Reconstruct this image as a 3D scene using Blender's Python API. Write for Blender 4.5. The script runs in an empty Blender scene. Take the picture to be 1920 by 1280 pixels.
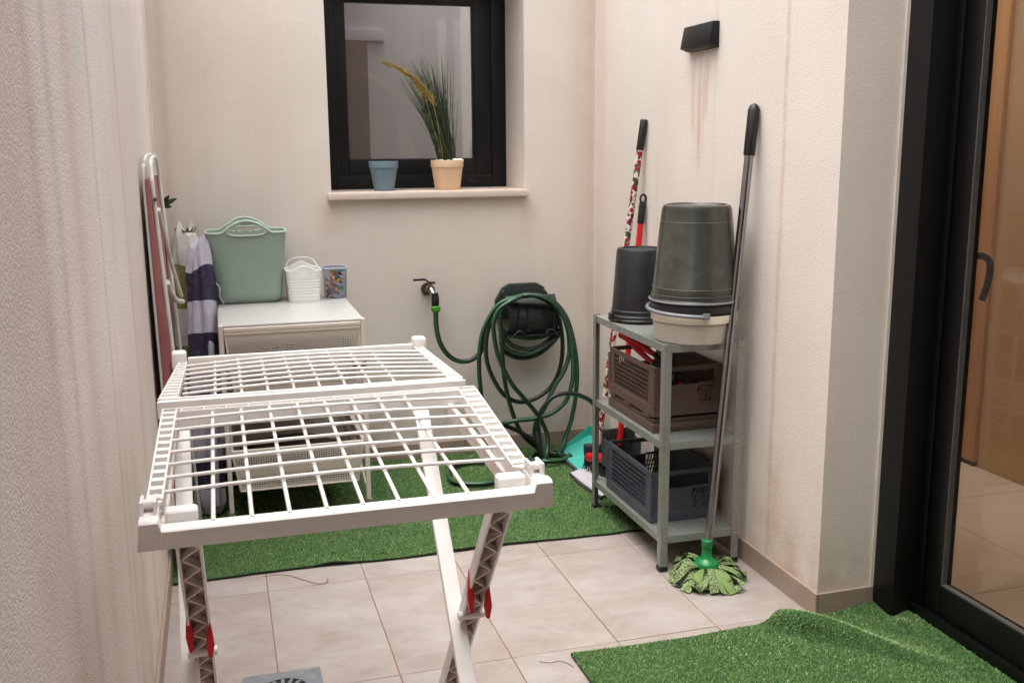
import bpy, bmesh, math, random
import numpy as np
from mathutils import Vector, Matrix, noise

random.seed(7); rng = np.random.default_rng(7)
R = math.radians
sc = bpy.context.scene
COL = sc.collection

# ------------------------------------------------------------------ camera
cam_d = bpy.data.cameras.new('camera'); cam = bpy.data.objects.new('camera', cam_d); COL.objects.link(cam)
cam_d.sensor_width = 36.0; cam_d.lens = 35.30; cam_d.clip_start = 0.02; cam_d.clip_end = 400
yaw, pitch, roll = R(16.23), R(10.98), R(-0.448)
fw = Vector((math.sin(yaw)*math.cos(pitch), math.cos(yaw)*math.cos(pitch), -math.sin(pitch)))
rt = Vector((math.cos(yaw), -math.sin(yaw), 0)); up = rt.cross(fw)
rt2 = rt*math.cos(roll)+up*math.sin(roll); up2 = -rt*math.sin(roll)+up*math.cos(roll)
cam.matrix_world = Matrix(((rt2.x, up2.x, -fw.x, 0), (rt2.y, up2.y, -fw.y, 0), (rt2.z, up2.z, -fw.z, 1.335), (0, 0, 0, 1)))
sc.camera = cam

# ------------------------------------------------------------------ sky, sun, exposure
SUN_EL, SUN_AZ = R(80), R(250)      # azimuth clockwise from +Y: light comes from behind the camera, to its left
w = bpy.data.worlds.new('World'); sc.world = w; w.use_nodes = True
nt = w.node_tree; nt.nodes.clear()
sky = nt.nodes.new('ShaderNodeTexSky'); sky.sky_type = 'NISHITA'; sky.sun_disc = False
sky.sun_elevation = SUN_EL; sky.sun_rotation = SUN_AZ; sky.dust_density = 4.0; sky.air_density = 1.2
hs = nt.nodes.new('ShaderNodeHueSaturation'); hs.inputs['Saturation'].default_value = 0.22
bg = nt.nodes.new('ShaderNodeBackground'); bg.inputs['Strength'].default_value = 0.15
wo = nt.nodes.new('ShaderNodeOutputWorld')
nt.links.new(sky.outputs[0], hs.inputs['Color']); nt.links.new(hs.outputs[0], bg.inputs[0]); nt.links.new(bg.outputs[0], wo.inputs[0])
sd = bpy.data.lights.new('sun', 'SUN'); sun = bpy.data.objects.new('sun', sd); COL.objects.link(sun)
sd.energy = 1.5; sd.angle = R(80); sd.color = (1.0, 0.97, 0.93)
sdir = Vector((math.sin(SUN_AZ)*math.cos(SUN_EL), math.cos(SUN_AZ)*math.cos(SUN_EL), math.sin(SUN_EL)))
sun.rotation_euler = sdir.to_track_quat('Z', 'Y').to_euler(); sun.location = (-2, -2, 6)
vs = sc.view_settings
vs.view_transform = 'Standard'; vs.look = 'None'; vs.exposure = 1.24; vs.gamma = 1.0; vs.use_curve_mapping = False
sc.cycles.use_denoising = True
sc.cycles.use_adaptive_sampling = True; sc.cycles.adaptive_threshold = .03; sc.cycles.adaptive_min_samples = 16
sc.cycles.caustics_reflective = False; sc.cycles.caustics_refractive = False
sc.cycles.max_bounces = 8; sc.cycles.diffuse_bounces = 5; sc.cycles.glossy_bounces = 4
sc.cycles.transparent_max_bounces = 16; sc.cycles.sample_clamp_indirect = 6.0

# ------------------------------------------------------------------ helpers: materials
def lin(h):
    h = h.lstrip('#'); c = [int(h[i:i+2], 16)/255 for i in (0, 2, 4)]
    return tuple((x/12.92 if x <= .04045 else ((x+.055)/1.055)**2.4) for x in c)
def new_mat(name):
    m = bpy.data.materials.new(name); m.use_nodes = True
    t = m.node_tree; b = t.nodes['Principled BSDF']; return m, t, b
def N(t, kind, **kw):
    n = t.nodes.new(kind)
    for k, v in kw.items():
        if hasattr(n, k) and not k[0].isupper(): setattr(n, k, v)
        else: n.inputs[k.replace('_', ' ')].default_value = v
    return n
def mathn(t, op, a, b=None, c=None, clamp=False):
    n = t.nodes.new('ShaderNodeMath'); n.operation = op; n.use_clamp = clamp
    for i, v in enumerate((a, b, c)):
        if v is None: continue
        if isinstance(v, (int, float)): n.inputs[i].default_value = v
        else: t.links.new(v, n.inputs[i])
    return n.outputs[0]
def mixc(t, fac, a, b, mode='MIX'):
    n = t.nodes.new('ShaderNodeMix'); n.data_type = 'RGBA'; n.blend_type = mode
    for s, v in ((n.inputs[0], fac), (n.inputs[6], a), (n.inputs[7], b)):
        if isinstance(v, (int, float)): s.default_value = v
        elif isinstance(v, tuple): s.default_value = (*v[:3], 1)
        else: t.links.new(v, s)
    return n.outputs[2]
def coords(t, obj=True, scale=(1, 1, 1)):
    tc = t.nodes.new('ShaderNodeTexCoord'); mp = t.nodes.new('ShaderNodeMapping')
    mp.inputs['Scale'].default_value = scale
    t.links.new(tc.outputs['Object' if obj else 'Generated'], mp.inputs['Vector'])
    return mp.outputs[0]
def noise_fac(t, vec, scale, detail=3, rough=.55, lo=.3, hi=.7):
    n = N(t, 'ShaderNodeTexNoise', Scale=scale, Detail=detail, Roughness=rough)
    t.links.new(vec, n.inputs['Vector'])
    mr = t.nodes.new('ShaderNodeMapRange'); mr.inputs[1].default_value = lo; mr.inputs[2].default_value = hi
    t.links.new(n.outputs['Fac'], mr.inputs[0]); return mr.outputs[0]
def bump(t, b, height, strength, dist):
    n = t.nodes.new('ShaderNodeBump'); n.inputs['Strength'].default_value = strength; n.inputs['Distance'].default_value = dist
    t.links.new(height, n.inputs['Height']); t.links.new(n.outputs[0], b.inputs['Normal'])
def plastic(name, col, rough=.45, var=.12, dirt=.0, dirtcol=(.2, .16, .12), bumps=.0, metallic=0, scale=14, spec=.5):
    m, t, b = new_mat(name); v = coords(t)
    f = noise_fac(t, v, scale, 4)
    c = mixc(t, f, tuple(x*(1-var) for x in col), tuple(min(1, x*(1+var)) for x in col))
    if dirt > 0:
        d = noise_fac(t, v, scale*2.3, 6, .65, .48, .75)
        c = mixc(t, mathn(t, 'MULTIPLY', d, dirt), c, dirtcol)
    t.links.new(c, b.inputs['Base Color'])
    rr = mathn(t, 'MULTIPLY_ADD', noise_fac(t, v, scale*3, 3), .06, rough-.03); t.links.new(rr, b.inputs['Roughness'])
    b.inputs['Metallic'].default_value = metallic; b.inputs['Specular IOR Level'].default_value = spec
    if bumps > 0: bump(t, b, noise_fac(t, v, 260, 3, .6, 0, 1), bumps, .002)
    return m

def wall_mat(name, axis, streaks, base='#cdbfb2', grain=1.0, pinkness=.5, sk=.62, gs=1.0):
    """render plaster; axis 0/1 = horizontal coordinate along the wall; streaks: (pos, width, z_lo, z_hi, strength, colour)"""
    m, t, b = new_mat(name); v = coords(t)
    sep = t.nodes.new('ShaderNodeSeparateXYZ'); t.links.new(v, sep.inputs[0])
    h, z = sep.outputs[axis], sep.outputs[2]
    base = lin(base)
    # broad mottling and rain-washed bands
    c = mixc(t, noise_fac(t, v, 2.1, 3, .55), tuple(x*.95 for x in base), tuple(min(1, x*1.05) for x in base))
    sx = (6.0, .8, .8) if axis == 0 else (.8, 6.0, .8)
    vb = coords(t, True, sx)
    pink = lin('#d0b4a8'); grey = lin('#d4cdc6')
    c = mixc(t, mathn(t, 'MULTIPLY', noise_fac(t, vb, .6, 3, .5, .45, .75), pinkness), c, pink)
    c = mixc(t, mathn(t, 'MULTIPLY', noise_fac(t, vb, .55, 2, .5, .5, .75), .25), c, grey)
    sx2 = (45, 2.2, 2.2) if axis == 0 else (2.2, 45, 2.2)
    c = mixc(t, mathn(t, 'MULTIPLY', noise_fac(t, coords(t, True, sx2), 1.0, 3, .6, .5, .8), .10*pinkness*2), c, lin('#bf9f8e'))
    c = mixc(t, mathn(t, 'MULTIPLY', noise_fac(t, v, 330, 2, .6, .45, .7), .16*grain), c, lin('#a8968a'))
    c = mixc(t, mathn(t, 'MULTIPLY', noise_fac(t, coords(t, True, (1.01, 1.02, .99)), 300, 2, .6, .6, .75), .30*grain), c, lin('#f4ece6'))
    wob = N(t, 'ShaderNodeTexNoise', Scale=5.0, Detail=2.0); t.links.new(v, wob.inputs['Vector'])
    hw = mathn(t, 'ADD', h, mathn(t, 'MULTIPLY', mathn(t, 'SUBTRACT', wob.outputs['Fac'], .5), .022))
    brk = noise_fac(t, v, 16, 2, .6, .25, .75)
    for pos, wd, z0, z1, st, col in streaks:
        d = mathn(t, 'DIVIDE', mathn(t, 'SUBTRACT', hw, pos), wd)
        g = mathn(t, 'POWER', 2.718, mathn(t, 'MULTIPLY', mathn(t, 'MULTIPLY', d, d), -1.0))
        a = t.nodes.new('ShaderNodeMapRange'); a.inputs[1].default_value = z0; a.inputs[2].default_value = z0+.25*(z1-z0)
        t.links.new(z, a.inputs[0])
        e = t.nodes.new('ShaderNodeMapRange'); e.inputs[1].default_value = z1; e.inputs[2].default_value = z1-.3*(z1-z0)
        t.links.new(z, e.inputs[0])
        f = mathn(t, 'MULTIPLY', mathn(t, 'MULTIPLY', g, mathn(t, 'MULTIPLY', a.outputs[0], e.outputs[0])),
                  mathn(t, 'MULTIPLY_ADD', brk, .6, .4))
        c = mixc(t, mathn(t, 'MULTIPLY', f, st*sk, clamp=True), c, lin(col))
    # splash-back dirt close to the ground, ragged
    lo = t.nodes.new('ShaderNodeMapRange'); lo.inputs[1].default_value = .28; lo.inputs[2].default_value = .06
    t.links.new(z, lo.inputs[0])
    c = mixc(t, mathn(t, 'MULTIPLY', mathn(t, 'MULTIPLY', lo.outputs[0], noise_fac(t, v, 9, 3, .65, .42, .7)), .5), c, lin('#b08c70'))
    t.links.new(c, b.inputs['Base Color'])
    b.inputs['Roughness'].default_value = .82; b.inputs['Specular IOR Level'].default_value = .3
    n1 = N(t, 'ShaderNodeTexNoise', Scale=190.0*gs, Detail=2.0, Roughness=.6); t.links.new(v, n1.inputs['Vector'])
    n2 = N(t, 'ShaderNodeTexNoise', Scale=95.0*gs, Detail=1.0, Roughness=.5); t.links.new(v, n2.inputs['Vector'])
    hgt = mathn(t, 'ADD', n1.outputs['Fac'], mathn(t, 'MULTIPLY', n2.outputs['Fac'], .9))
    bump(t, b, hgt, .33*grain, .004)
    return m

MAT = {}
MAT['white'] = plastic('white_plastic', lin('#ebe7e3'), .36, .03, .14, lin('#c9b9a4'))
MAT['rail'] = MAT['white']
MAT['rib'] = plastic('white_plastic_ribs', lin('#d8cbc2'), .5, .05)
MAT['red'] = plastic('red_plastic', lin('#c8131f'), .35, .08)
MAT['black'] = plastic('black_plastic', lin('#101012'), .42, .2)
MAT['anthracite'] = plastic('anthracite_aluminium', lin('#0c0c0d'), .45, .1, scale=40, spec=.35)
MAT['frame_black'] = plastic('black_door_aluminium', lin('#060607'), .4, .1, scale=40, spec=.35)
MAT['bucket_grey'] = plastic('grey_bucket_plastic', lin('#35352f'), .22, .03, .10, lin('#8d8b84'), scale=7)
MAT['bucket_black'] = plastic('black_bucket_plastic', lin('#1f1f21'), .4, .04, scale=5)
MAT['bucket_dark'] = plastic('dark_bucket_plastic', lin('#232322'), .35, .08)
MAT['bucket_ring'] = plastic('grey_ring_plastic', lin('#75777a'), .3, .08)
MAT['cream'] = plastic('cream_tub_plastic', lin('#d9cfbd'), .35, .05, .08)
MAT['sage'] = plastic('sage_green_plastic', lin('#8d9f92'), .5, .04)
MAT['sage_rim'] = plastic('sage_green_rim', lin('#a9bdae'), .45, .04)
MAT['white_basket'] = plastic('white_basket_plastic', lin('#e4e4e2'), .45, .03)
MAT['brown_crate'] = plastic('brown_crate_plastic', lin('#58453d'), .5, .08)
MAT['blue_crate'] = plastic('slate_blue_crate_plastic', lin('#434751'), .5, .08)
MAT['teal'] = plastic('teal_plastic', lin('#49b7a6'), .45, .08, .1)
MAT['rubber'] = plastic('dark_rubber_edge', lin('#3a3533'), .7, .1)
MAT['pale_grey'] = plastic('pale_grey_plastic', lin('#c3c0c6'), .45, .05, .12)
MAT['blue_pot'] = plastic('blue_grey_pot', lin('#647b87'), .55, .05)
MAT['peach_pot'] = plastic('peach_pot', lin('#d3b291'), .6, .05)
MAT['hose'] = plastic('dark_hose', lin('#141a16'), .36, .2)
MAT['hose_stripe'] = plastic('green_hose_stripe', lin('#275438'), .36, .15)
MAT['lime'] = plastic('green_hose_collar', lin('#4f9426'), .4, .1)
MAT['holder'] = plastic('dark_green_holder', lin('#212926'), .45, .1)
MAT['brass'] = plastic('nickel_tap', lin('#9a928a'), .3, .15, .25, (.12, .1, .08), metallic=1, scale=60)
MAT['steel'] = plastic('chrome_handle', lin('#9b9c9e'), .13, .04, metallic=1, scale=30)
MAT['tube_white'] = plastic('white_painted_tube', lin('#d8dad3'), .4, .06, .1)
MAT['redpanel'] = plastic('faded_red_panel', lin('#985b5c'), .65, .12)
MAT['redpanel2'] = plastic('dark_red_panel', lin('#7a2f35'), .65, .12)
MAT['powder'] = plastic('white_powder_coat', lin('#d6cdc2'), .45, .04, .05)
MAT['top_white'] = plastic('white_table_top', lin('#b8b8b5'), .3, .01, 0)
MAT['green_gloss'] = plastic('green_mop_socket', lin('#0f7a3d'), .25, .08)
MAT['sealant'] = plastic('white_sealant', lin('#d9cfc4'), .6, .05)
MAT['screw'] = plastic('zinc_screw', lin('#b9b9b4'), .35, .05, metallic=1)
MAT['dark'] = plastic('shade_black', (.006, .006, .007), .7, .2)  # near-black standing in for shade in the drain and the door gap

def galv():
    m, t, b = new_mat('galvanised_steel'); v = coords(t)
    vo = N(t, 'ShaderNodeTexVoronoi', Scale=150.0); t.links.new(v, vo.inputs['Vector'])
    sp = t.nodes.new('ShaderNodeSeparateColor'); t.links.new(vo.outputs['Color'], sp.inputs[0])
    c = mixc(t, sp.outputs[0], lin('#92958f'), lin('#9ea19b'))
    c = mixc(t, mathn(t, 'MULTIPLY', noise_fac(t, v, 12, 5, .6, .45, .75), .18), c, lin('#6b665c'))
    t.links.new(c, b.inputs['Base Color']); b.inputs['Metallic'].default_value = .55
    t.links.new(mathn(t, 'MULTIPLY_ADD', sp.outputs[1], .15, .38), b.inputs['Roughness'])
    return m
MAT['galv'] = galv()

def tile_mat():
    m, t, b = new_mat('stoneware_tile'); v = coords(t)
    oi = t.nodes.new('ShaderNodeObjectInfo')
    off = t.nodes.new('ShaderNodeVectorMath'); off.operation = 'ADD'
    cmb = t.nodes.new('ShaderNodeCombineXYZ')
    t.links.new(mathn(t, 'MULTIPLY', oi.outputs['Random'], 37.0), cmb.inputs[0]); t.links.new(mathn(t, 'MULTIPLY', oi.outputs['Random'], 91.0), cmb.inputs[1])
    t.links.new(v, off.inputs[0]); t.links.new(cmb.outputs[0], off.inputs[1])
    vv = off.outputs[0]
    rot = t.nodes.new('ShaderNodeMapping'); rot.inputs['Rotation'].default_value = (0, 0, .7); rot.inputs['Scale'].default_value = (1, 1.7, 1)
    t.links.new(vv, rot.inputs['Vector'])
    c = mixc(t, noise_fac(t, rot.outputs[0], 4.5, 7, .62, .3, .72), lin('#958a83'), lin('#aea6a1'))
    vein = N(t, 'ShaderNodeTexNoise', Scale=3.2, Detail=8.0, Roughness=.6, Distortion=1.6); t.links.new(rot.outputs[0], vein.inputs['Vector'])
    vf = mathn(t, 'SUBTRACT', 1.0, mathn(t, 'MULTIPLY', mathn(t, 'ABSOLUTE', mathn(t, 'SUBTRACT', vein.outputs['Fac'], .5)), 16.0), clamp=True)
    c = mixc(t, mathn(t, 'MULTIPLY', vf, .15), c, lin('#c0b9b5'))
    c = mixc(t, mathn(t, 'MULTIPLY', noise_fac(t, vv, 2.0, 5, .62, .42, .72), .45), c, lin('#92796b'))
    c = mixc(t, mathn(t, 'MULTIPLY', noise_fac(t, vv, 130, 3, .7, .62, .8), .22), c, lin('#6f5e53'))
    t.links.new(c, b.inputs['Base Color'])
    t.links.new(mathn(t, 'MULTIPLY_ADD', noise_fac(t, vv, 7, 5), .2, .36), b.inputs['Roughness'])
    bump(t, b, noise_fac(t, vv, 60, 4, .6, 0, 1), .08, .002)
    return m
MAT['tile'] = tile_mat()
MAT['grout'] = plastic('brown_grout', lin('#8a6350'), .9, .3, .3, lin('#5c4436'), scale=6)
MAT['skirt'] = plastic('skirting_tile', lin('#9c8a7d'), .5, .1, .3, lin('#a97f62'), scale=7)

def grass_mat(name, dark, light, pale):
    m, t, b = new_mat(name)
    at = t.nodes.new('ShaderNodeAttribute'); at.attribute_name = 'tint'
    sp = t.nodes.new('ShaderNodeSeparateColor'); t.links.new(at.outputs['Color'], sp.inputs[0])
    c = mixc(t, sp.outputs[0], dark, light)
    f = mathn(t, 'GREATER_THAN', sp.outputs[1], .86)
    c = mixc(t, mathn(t, 'MULTIPLY', f, .8), c, pale)
    c = mixc(t, mathn(t, 'MULTIPLY', noise_fac(t, coords(t), 5, 4, .6, .4, .7), .3), c, dark)
    t.links.new(c, b.inputs['Base Color']); b.inputs['Roughness'].default_value = .42
    b.inputs['Specular IOR Level'].default_value = .45
    return m
MAT['turf'] = grass_mat('artificial_grass', lin('#55753a'), lin('#88a95f'), lin('#c4d2a6'))
MAT['turf_back'] = plastic('turf_backing', lin('#1d2417'), .9, .2)
MAT['turf_base'] = plastic('turf_base', lin('#33552a'), .9, .3, scale=60)

def thin_glass(name, tint, refl, rough=.0):
    m, t, b = new_mat(name); out = t.nodes['Material Output']; t.nodes.remove(b)
    tr = t.nodes.new('ShaderNodeBsdfTransparent'); tr.inputs[0].default_value = (*tint, 1)
    gl = t.nodes.new('ShaderNodeBsdfGlossy'); gl.inputs['Roughness'].default_value = rough
    lw = t.nodes.new('ShaderNodeLayerWeight'); lw.inputs[0].default_value = .5
    f = mathn(t, 'MULTIPLY', mathn(t, 'MULTIPLY_ADD', mathn(t, 'POWER', lw.outputs['Facing'], 5.0), .96, .04), refl, clamp=True)
    mx = t.nodes.new('ShaderNodeMixShader'); t.links.new(f, mx.inputs[0]); t.links.new(tr.outputs[0], mx.inputs[1]); t.links.new(gl.outputs[0], mx.inputs[2])
    t.links.new(mx.outputs[0], out.inputs[0]); return m
MAT['glass'] = thin_glass('door_glass', (.86, .83, .80), 1.1)
MAT['clear'] = thin_glass('clear_plastic_box', (.86, .88, .95), 1.5, .15)

# ------------------------------------------------------------------ helpers: geometry
class M:
    def __init__(s): s.v = []; s.f = []; s.m = []; s.cur = 0
    def add(s, vs, fs):
        o = len(s.v); s.v += [tuple(p) for p in vs]
        for f in fs: s.f.append(tuple(i+o for i in f)); s.m.append(s.cur)
        return s
    def box(s, x0, x1, y0, y1, z0, z1):
        return s.add([(x0, y0, z0), (x1, y0, z0), (x1, y1, z0), (x0, y1, z0), (x0, y0, z1), (x1, y0, z1), (x1, y1, z1), (x0, y1, z1)],
                     [(0, 3, 2, 1), (4, 5, 6, 7), (0, 1, 5, 4), (1, 2, 6, 5), (2, 3, 7, 6), (3, 0, 4, 7)])
    def hexa(s, b, t):   # bottom quad, top quad (both counter-clockwise from above)
        return s.add(list(b)+list(t), [(3, 2, 1, 0), (4, 5, 6, 7), (0, 1, 5, 4), (1, 2, 6, 5), (2, 3, 7, 6), (3, 0, 4, 7)])
    def obox(s, a, b, wx, wz, side=(1, 0, 0)):
        """bar from a to b; wx wide along `side`, wz thick across"""
        a, b = Vector(a), Vector(b); d = (b-a).normalized(); sd = Vector(side); sd = (sd-d*sd.dot(d)).normalized(); n = d.cross(sd)
        q = [(-1, -1), (1, -1), (1, 1), (-1, 1)]
        vs = [p+sd*(i*wx/2)+n*(j*wz/2) for p in (a, b) for i, j in q]
        return s.add(vs, [(0, 3, 2, 1), (4, 5, 6, 7), (0, 1, 5, 4), (1, 2, 6, 5), (2, 3, 7, 6), (3, 0, 4, 7)])
    def tube(s, path, r, n=8, closed=False, stripe=None, upv=(0, 0, 1)):
        P = [Vector(p) for p in path]; k = len(P); rs = r if isinstance(r, (list, tuple)) else [r]*k
        T = []
        for i in range(k):
            a = P[(i-1) % k] if (closed or i) else P[i]; b = P[(i+1) % k] if (closed or i < k-1) else P[i]
            d = b-a; T.append(d.normalized() if d.length > 1e-9 else Vector((0, 0, 1)))
        ref = Vector(upv)
        if abs(T[0].dot(ref)) > .9: ref = Vector((1, 0, 0))
        nrm = (ref-T[0]*ref.dot(T[0])).normalized(); o = len(s.v)
        for i in range(k):
            nrm = (nrm-T[i]*nrm.dot(T[i])).normalized(); bi = T[i].cross(nrm)
            for j in range(n):
                a = 2*math.pi*j/n; s.v.append(tuple(P[i]+(nrm*math.cos(a)+bi*math.sin(a))*rs[i]))
        for i in range(k if closed else k-1):
            for j in range(n):
                a, b = o+i*n+j, o+i*n+(j+1) % n; i2 = (i+1) % k; c, d = o+i2*n+(j+1) % n, o+i2*n+j
                s.f.append((a, b, c, d)); s.m.append(stripe if (stripe is not None and j % n in (0, 1)) else s.cur)
        if not closed:
            s.f.append(tuple(o+j for j in range(n))[::-1]); s.m.append(s.cur)
            s.f.append(tuple(o+(k-1)*n+j for j in range(n))); s.m.append(s.cur)
        return s
    def lathe(s, prof, n=32, c=(0, 0, 0), cap0=True, cap1=True):
        o = len(s.v); k = len(prof)
        for r, z in prof:
            for j in range(n):
                a = 2*math.pi*j/n; s.v.append((c[0]+r*math.cos(a), c[1]+r*math.sin(a), c[2]+z))
        for i in range(k-1):
            for j in range(n):
                s.f.append((o+i*n+j, o+i*n+(j+1) % n, o+(i+1)*n+(j+1) % n, o+(i+1)*n+j)); s.m.append(s.cur)
        if cap0: s.f.append(tuple(o+j for j in range(n))[::-1]); s.m.append(s.cur)
        if cap1: s.f.append(tuple(o+(k-1)*n+j for j in range(n))); s.m.append(s.cur)
        return s
    def grid(s, fn, nu, nv, closed_u=False):
        o = len(s.v)
        for j in range(nv):
            for i in range(nu): s.v.append(tuple(fn(i/(nu if closed_u else nu-1), j/(nv-1))))
        for j in range(nv-1):
            for i in range(nu if closed_u else nu-1):
                i2 = (i+1) % nu; s.f.append((o+j*nu+i, o+j*nu+i2, o+(j+1)*nu+i2, o+(j+1)*nu+i)); s.m.append(s.cur)
        return s
    def build(s, name, mats, parent=None, origin=(0, 0, 0), smooth=0, bevel=0, seg=2):
        me = bpy.data.meshes.new(name)
        ox, oy, oz = origin
        me.from_pydata([(x-ox, y-oy, z-oz) for x, y, z in s.v], [], s.f)
        mats = mats if isinstance(mats, (list, tuple)) else [mats]
        for q in mats: me.materials.append(MAT[q] if isinstance(q, str) else q)
        me.polygons.foreach_set('material_index', s.m)
        if bevel:
            bm = bmesh.new(); bm.from_mesh(me); bmesh.ops.recalc_face_normals(bm, faces=bm.faces)
            ed = [e for e in bm.edges if len(e.link_faces) == 2 and e.calc_face_angle(0) > .5]
            bmesh.ops.bevel(bm, geom=ed, offset=bevel, segments=seg, profile=.6, affect='EDGES', clamp_overlap=True)
            bm.to_mesh(me); bm.free()
        me.validate(); me.update()
        if smooth or bevel:
            me.polygons.foreach_set('use_smooth', [True]*len(me.polygons)); me.set_sharp_from_angle(angle=R(smooth or 35))
        o = bpy.data.objects.new(name, me); COL.objects.link(o)
        if parent is not None: o.parent = parent
        else: o.location = origin
        return o
def catmull(P, k=6, closed=False):
    P = [Vector(p) for p in P]; n = len(P); out = []
    for i in range(n if closed else n-1):
        g = lambda j: P[j % n] if closed else P[min(max(j, 0), n-1)]
        a, b, c, d = g(i-1), g(i), g(i+1), g(i+2)
        for q in range(k):
            t = q/k; out.append(.5*((2*b)+(c-a)*t+(2*a-5*b+4*c-d)*t*t+(3*b-a-3*c+d)*t**3))
    if not closed: out.append(P[-1])
    return out
def tag(o, label, cat=None, group=None, kind=None):
    if label: o['label'] = label
    if cat: o['category'] = cat
    if group: o['group'] = group
    if kind: o['kind'] = kind
    return o
def thing(name, loc, label, cat, group=None):
    o = bpy.data.objects.new(name, None); COL.objects.link(o); o.location = loc; o.empty_display_size = .05
    return tag(o, label, cat, group)
class T:
    """a thing: parts are given in world coordinates and stored relative to the thing's base"""
    def __init__(s, name, loc, label, cat, group=None): s.o = thing(name, loc, label, cat, group); s.loc = loc
    def part(s, m, name, mats, parent=None, label=None, **kw):
        p = m.build(name, mats, parent if parent is not None else s.o, origin=s.loc, **kw)
        if label: p['label'] = label
        return p

# ================================================================== the setting
XL, XR, YB, YF, HT = -.213, 1.591, 4.165, -1.3, 2.32     # left wall, right wall, back wall, wall behind the camera, wall height
TX, TY, TX0, TY0 = .3015, .6155, .0805, 2.369            # floor tile pitch and one joint crossing
fl = M().box(XL-.2, 1.86, YF-.2, YB+.1, -.12, -.0025).build('floor', 'grout'); tag(fl, None, kind='structure')
tiles = {}
for i in range(-1, 7):
    for j in range(-6, 4):
        x0, x1 = TX0+TX*i, TX0+TX*(i+1); y0, y1 = TY0+TY*j, TY0+TY*(j+1)
        x0, x1 = max(x0, XL-.005), min(x1, 1.845); y1 = min(y1, YB+.01); y0 = max(y0, YF-.01)
        if x0 > XR-.01 and y0 > 2.3: continue
        if x1-x0 < .02 or y1-y0 < .02: continue
        g = .0013
        key = (round(x1-x0, 3), round(y1-y0, 3))
        ins = .0012
        if (i, j) in ((0, -1), (-1, -1)):   # tiles cut round the drain
            pass
        if key not in tiles:
            a, b = (x1-x0)/2-g, (y1-y0)/2-g
            q = lambda z, d: [(-a+d, -b+d, z), (a-d, -b+d, z), (a-d, b-d, z), (-a+d, b-d, z)]
            mm = M().hexa(q(-.02, 0), q(-.001, 0)); mm.hexa(q(-.001, 0), q(0, ins)); del mm.f[1]; del mm.m[1]; del mm.f[5]; del mm.m[5]
            o = mm.build('tile', 'tile', fl); tiles[key] = o.data
        else:
            o = bpy.data.objects.new('tile', tiles[key]); COL.objects.link(o); o.parent = fl
        o.location = ((x0+x1)/2, (y0+y1)/2, random.uniform(-.0006, .0004))

PK, OR, BR = '#b98f7c', '#b9855c', '#a07a5e'
# left wall
MAT['wall_l'] = wall_mat('plaster_left', 1, [(1.55, .03, -1, 4, .55, '#b5907c'), (2.05, .02, -1, 4, .55, '#a98b6c'), (2.55, .12, .9, 4, .35, '#bda095'), (1.25, .16, -1, 4, .5, '#c09a8a'),
    (2.62, .018, -1, 4, .65, '#ad8777'), (1.75, .05, -1, 4, .45, '#d0a596'), (1.38, .03, .2, 4, .5, '#b99a78'), (2.15, .035, -1, 1.1, .5, '#cc9d8c'), (3.1, .35, -1, 4, .5, '#cfcbc2'), (4.02, .05, -1, 4, .7, '#b58f66'), (2.3, .10, -1, .95, .6, '#a88668'), (3.4, .08, -.4, .6, .5, '#c29a70')], base='#f0e5de', grain=1.3, pinkness=.26, sk=.6, gs=1.7)
wl = M().box(XL-.2, XL, YF, YB+.3, -.02, HT).build('plaster_wall', 'wall_l')
tag(wl, 'beige plaster wall with pink rain streaks along the left edge', 'wall')
# back wall, with the window opening
WX0, WX1, WZ0, WZ1 = .452, 1.274, 1.130, 2.07
MAT['wall_b'] = wall_mat('plaster_back', 0, [(-.17, .02, -1, 4, .6, '#b99a86'), (1.53, .05, .5, 4, .5, '#c39e84'), (1.575, .02, -1, 4, .45, '#b48f76'), (.44, .05, .95, 1.17, .6, '#bd9a82'), (1.29, .04, .9, 1.16, .5, '#bd9a82'), (.1, .3, 1.2, 4, .25, '#c9ae9e'), (.85, .25, .3, 1.1, .25, '#b5a498')], base='#d9d0c6', grain=.75, pinkness=.25, gs=1.5)
mw = M(); mw.box(XL, WX0, YB, YB+.36, -.02, HT); mw.box(WX1, XR+.05, YB, YB+.36, -.02, HT)
mw.box(WX0, WX1, YB, YB+.36, -.02, WZ0-.004); mw.box(WX0, WX1, YB, YB+.36, WZ1, HT)
wb = mw.build('plaster_wall', 'wall_b'); tag(wb, 'beige plaster wall around the black window and hose holder', 'wall')
# right wall and its return beside the door
MAT['wall_r'] = wall_mat('plaster_right', 1, [(2.628, .010, -1, 4, .75, '#b5835a'), (2.60, .05, .0, .45, .7, '#b98a62'), (3.17, .012, 1.22, 1.66, .9, '#b07c58'), (3.12, .010, 1.40, 1.66, .8, '#b4866a'), (3.22, .014, 1.34, 1.66, .7, '#b58b72'), (3.14, .007, 1.30, 1.66, .7, '#b58b72'), (3.17, .06, 1.2, 1.66, .45, '#c4a48e'),
    (3.16, .03, 1.72, 4, .7, '#ba8766'), (3.06, .01, .9, 4, .35, '#b4866a'), (3.5, .02, .8, 1.4, .4, '#bf9c88'), (3.70, .28, -1, 4, .75, '#cfcdc4'), (2.95, .12, .7, 4, .4, '#d3cdc3'), (4.08, .06, -1, 4, .5, '#c3a28c'), (2.50, .05, -.2, .3, .6, '#a9805d')], base='#dfd4ca', grain=.72, pinkness=.28, gs=1.6)
wr = M().box(XR, 1.80, 2.345, YB-.0005, -.02, HT).build('plaster_wall', 'wall_r')
tag(wr, 'beige plaster wall behind the steel shelf with rusty drip stains under the lamp', 'wall')
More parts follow.
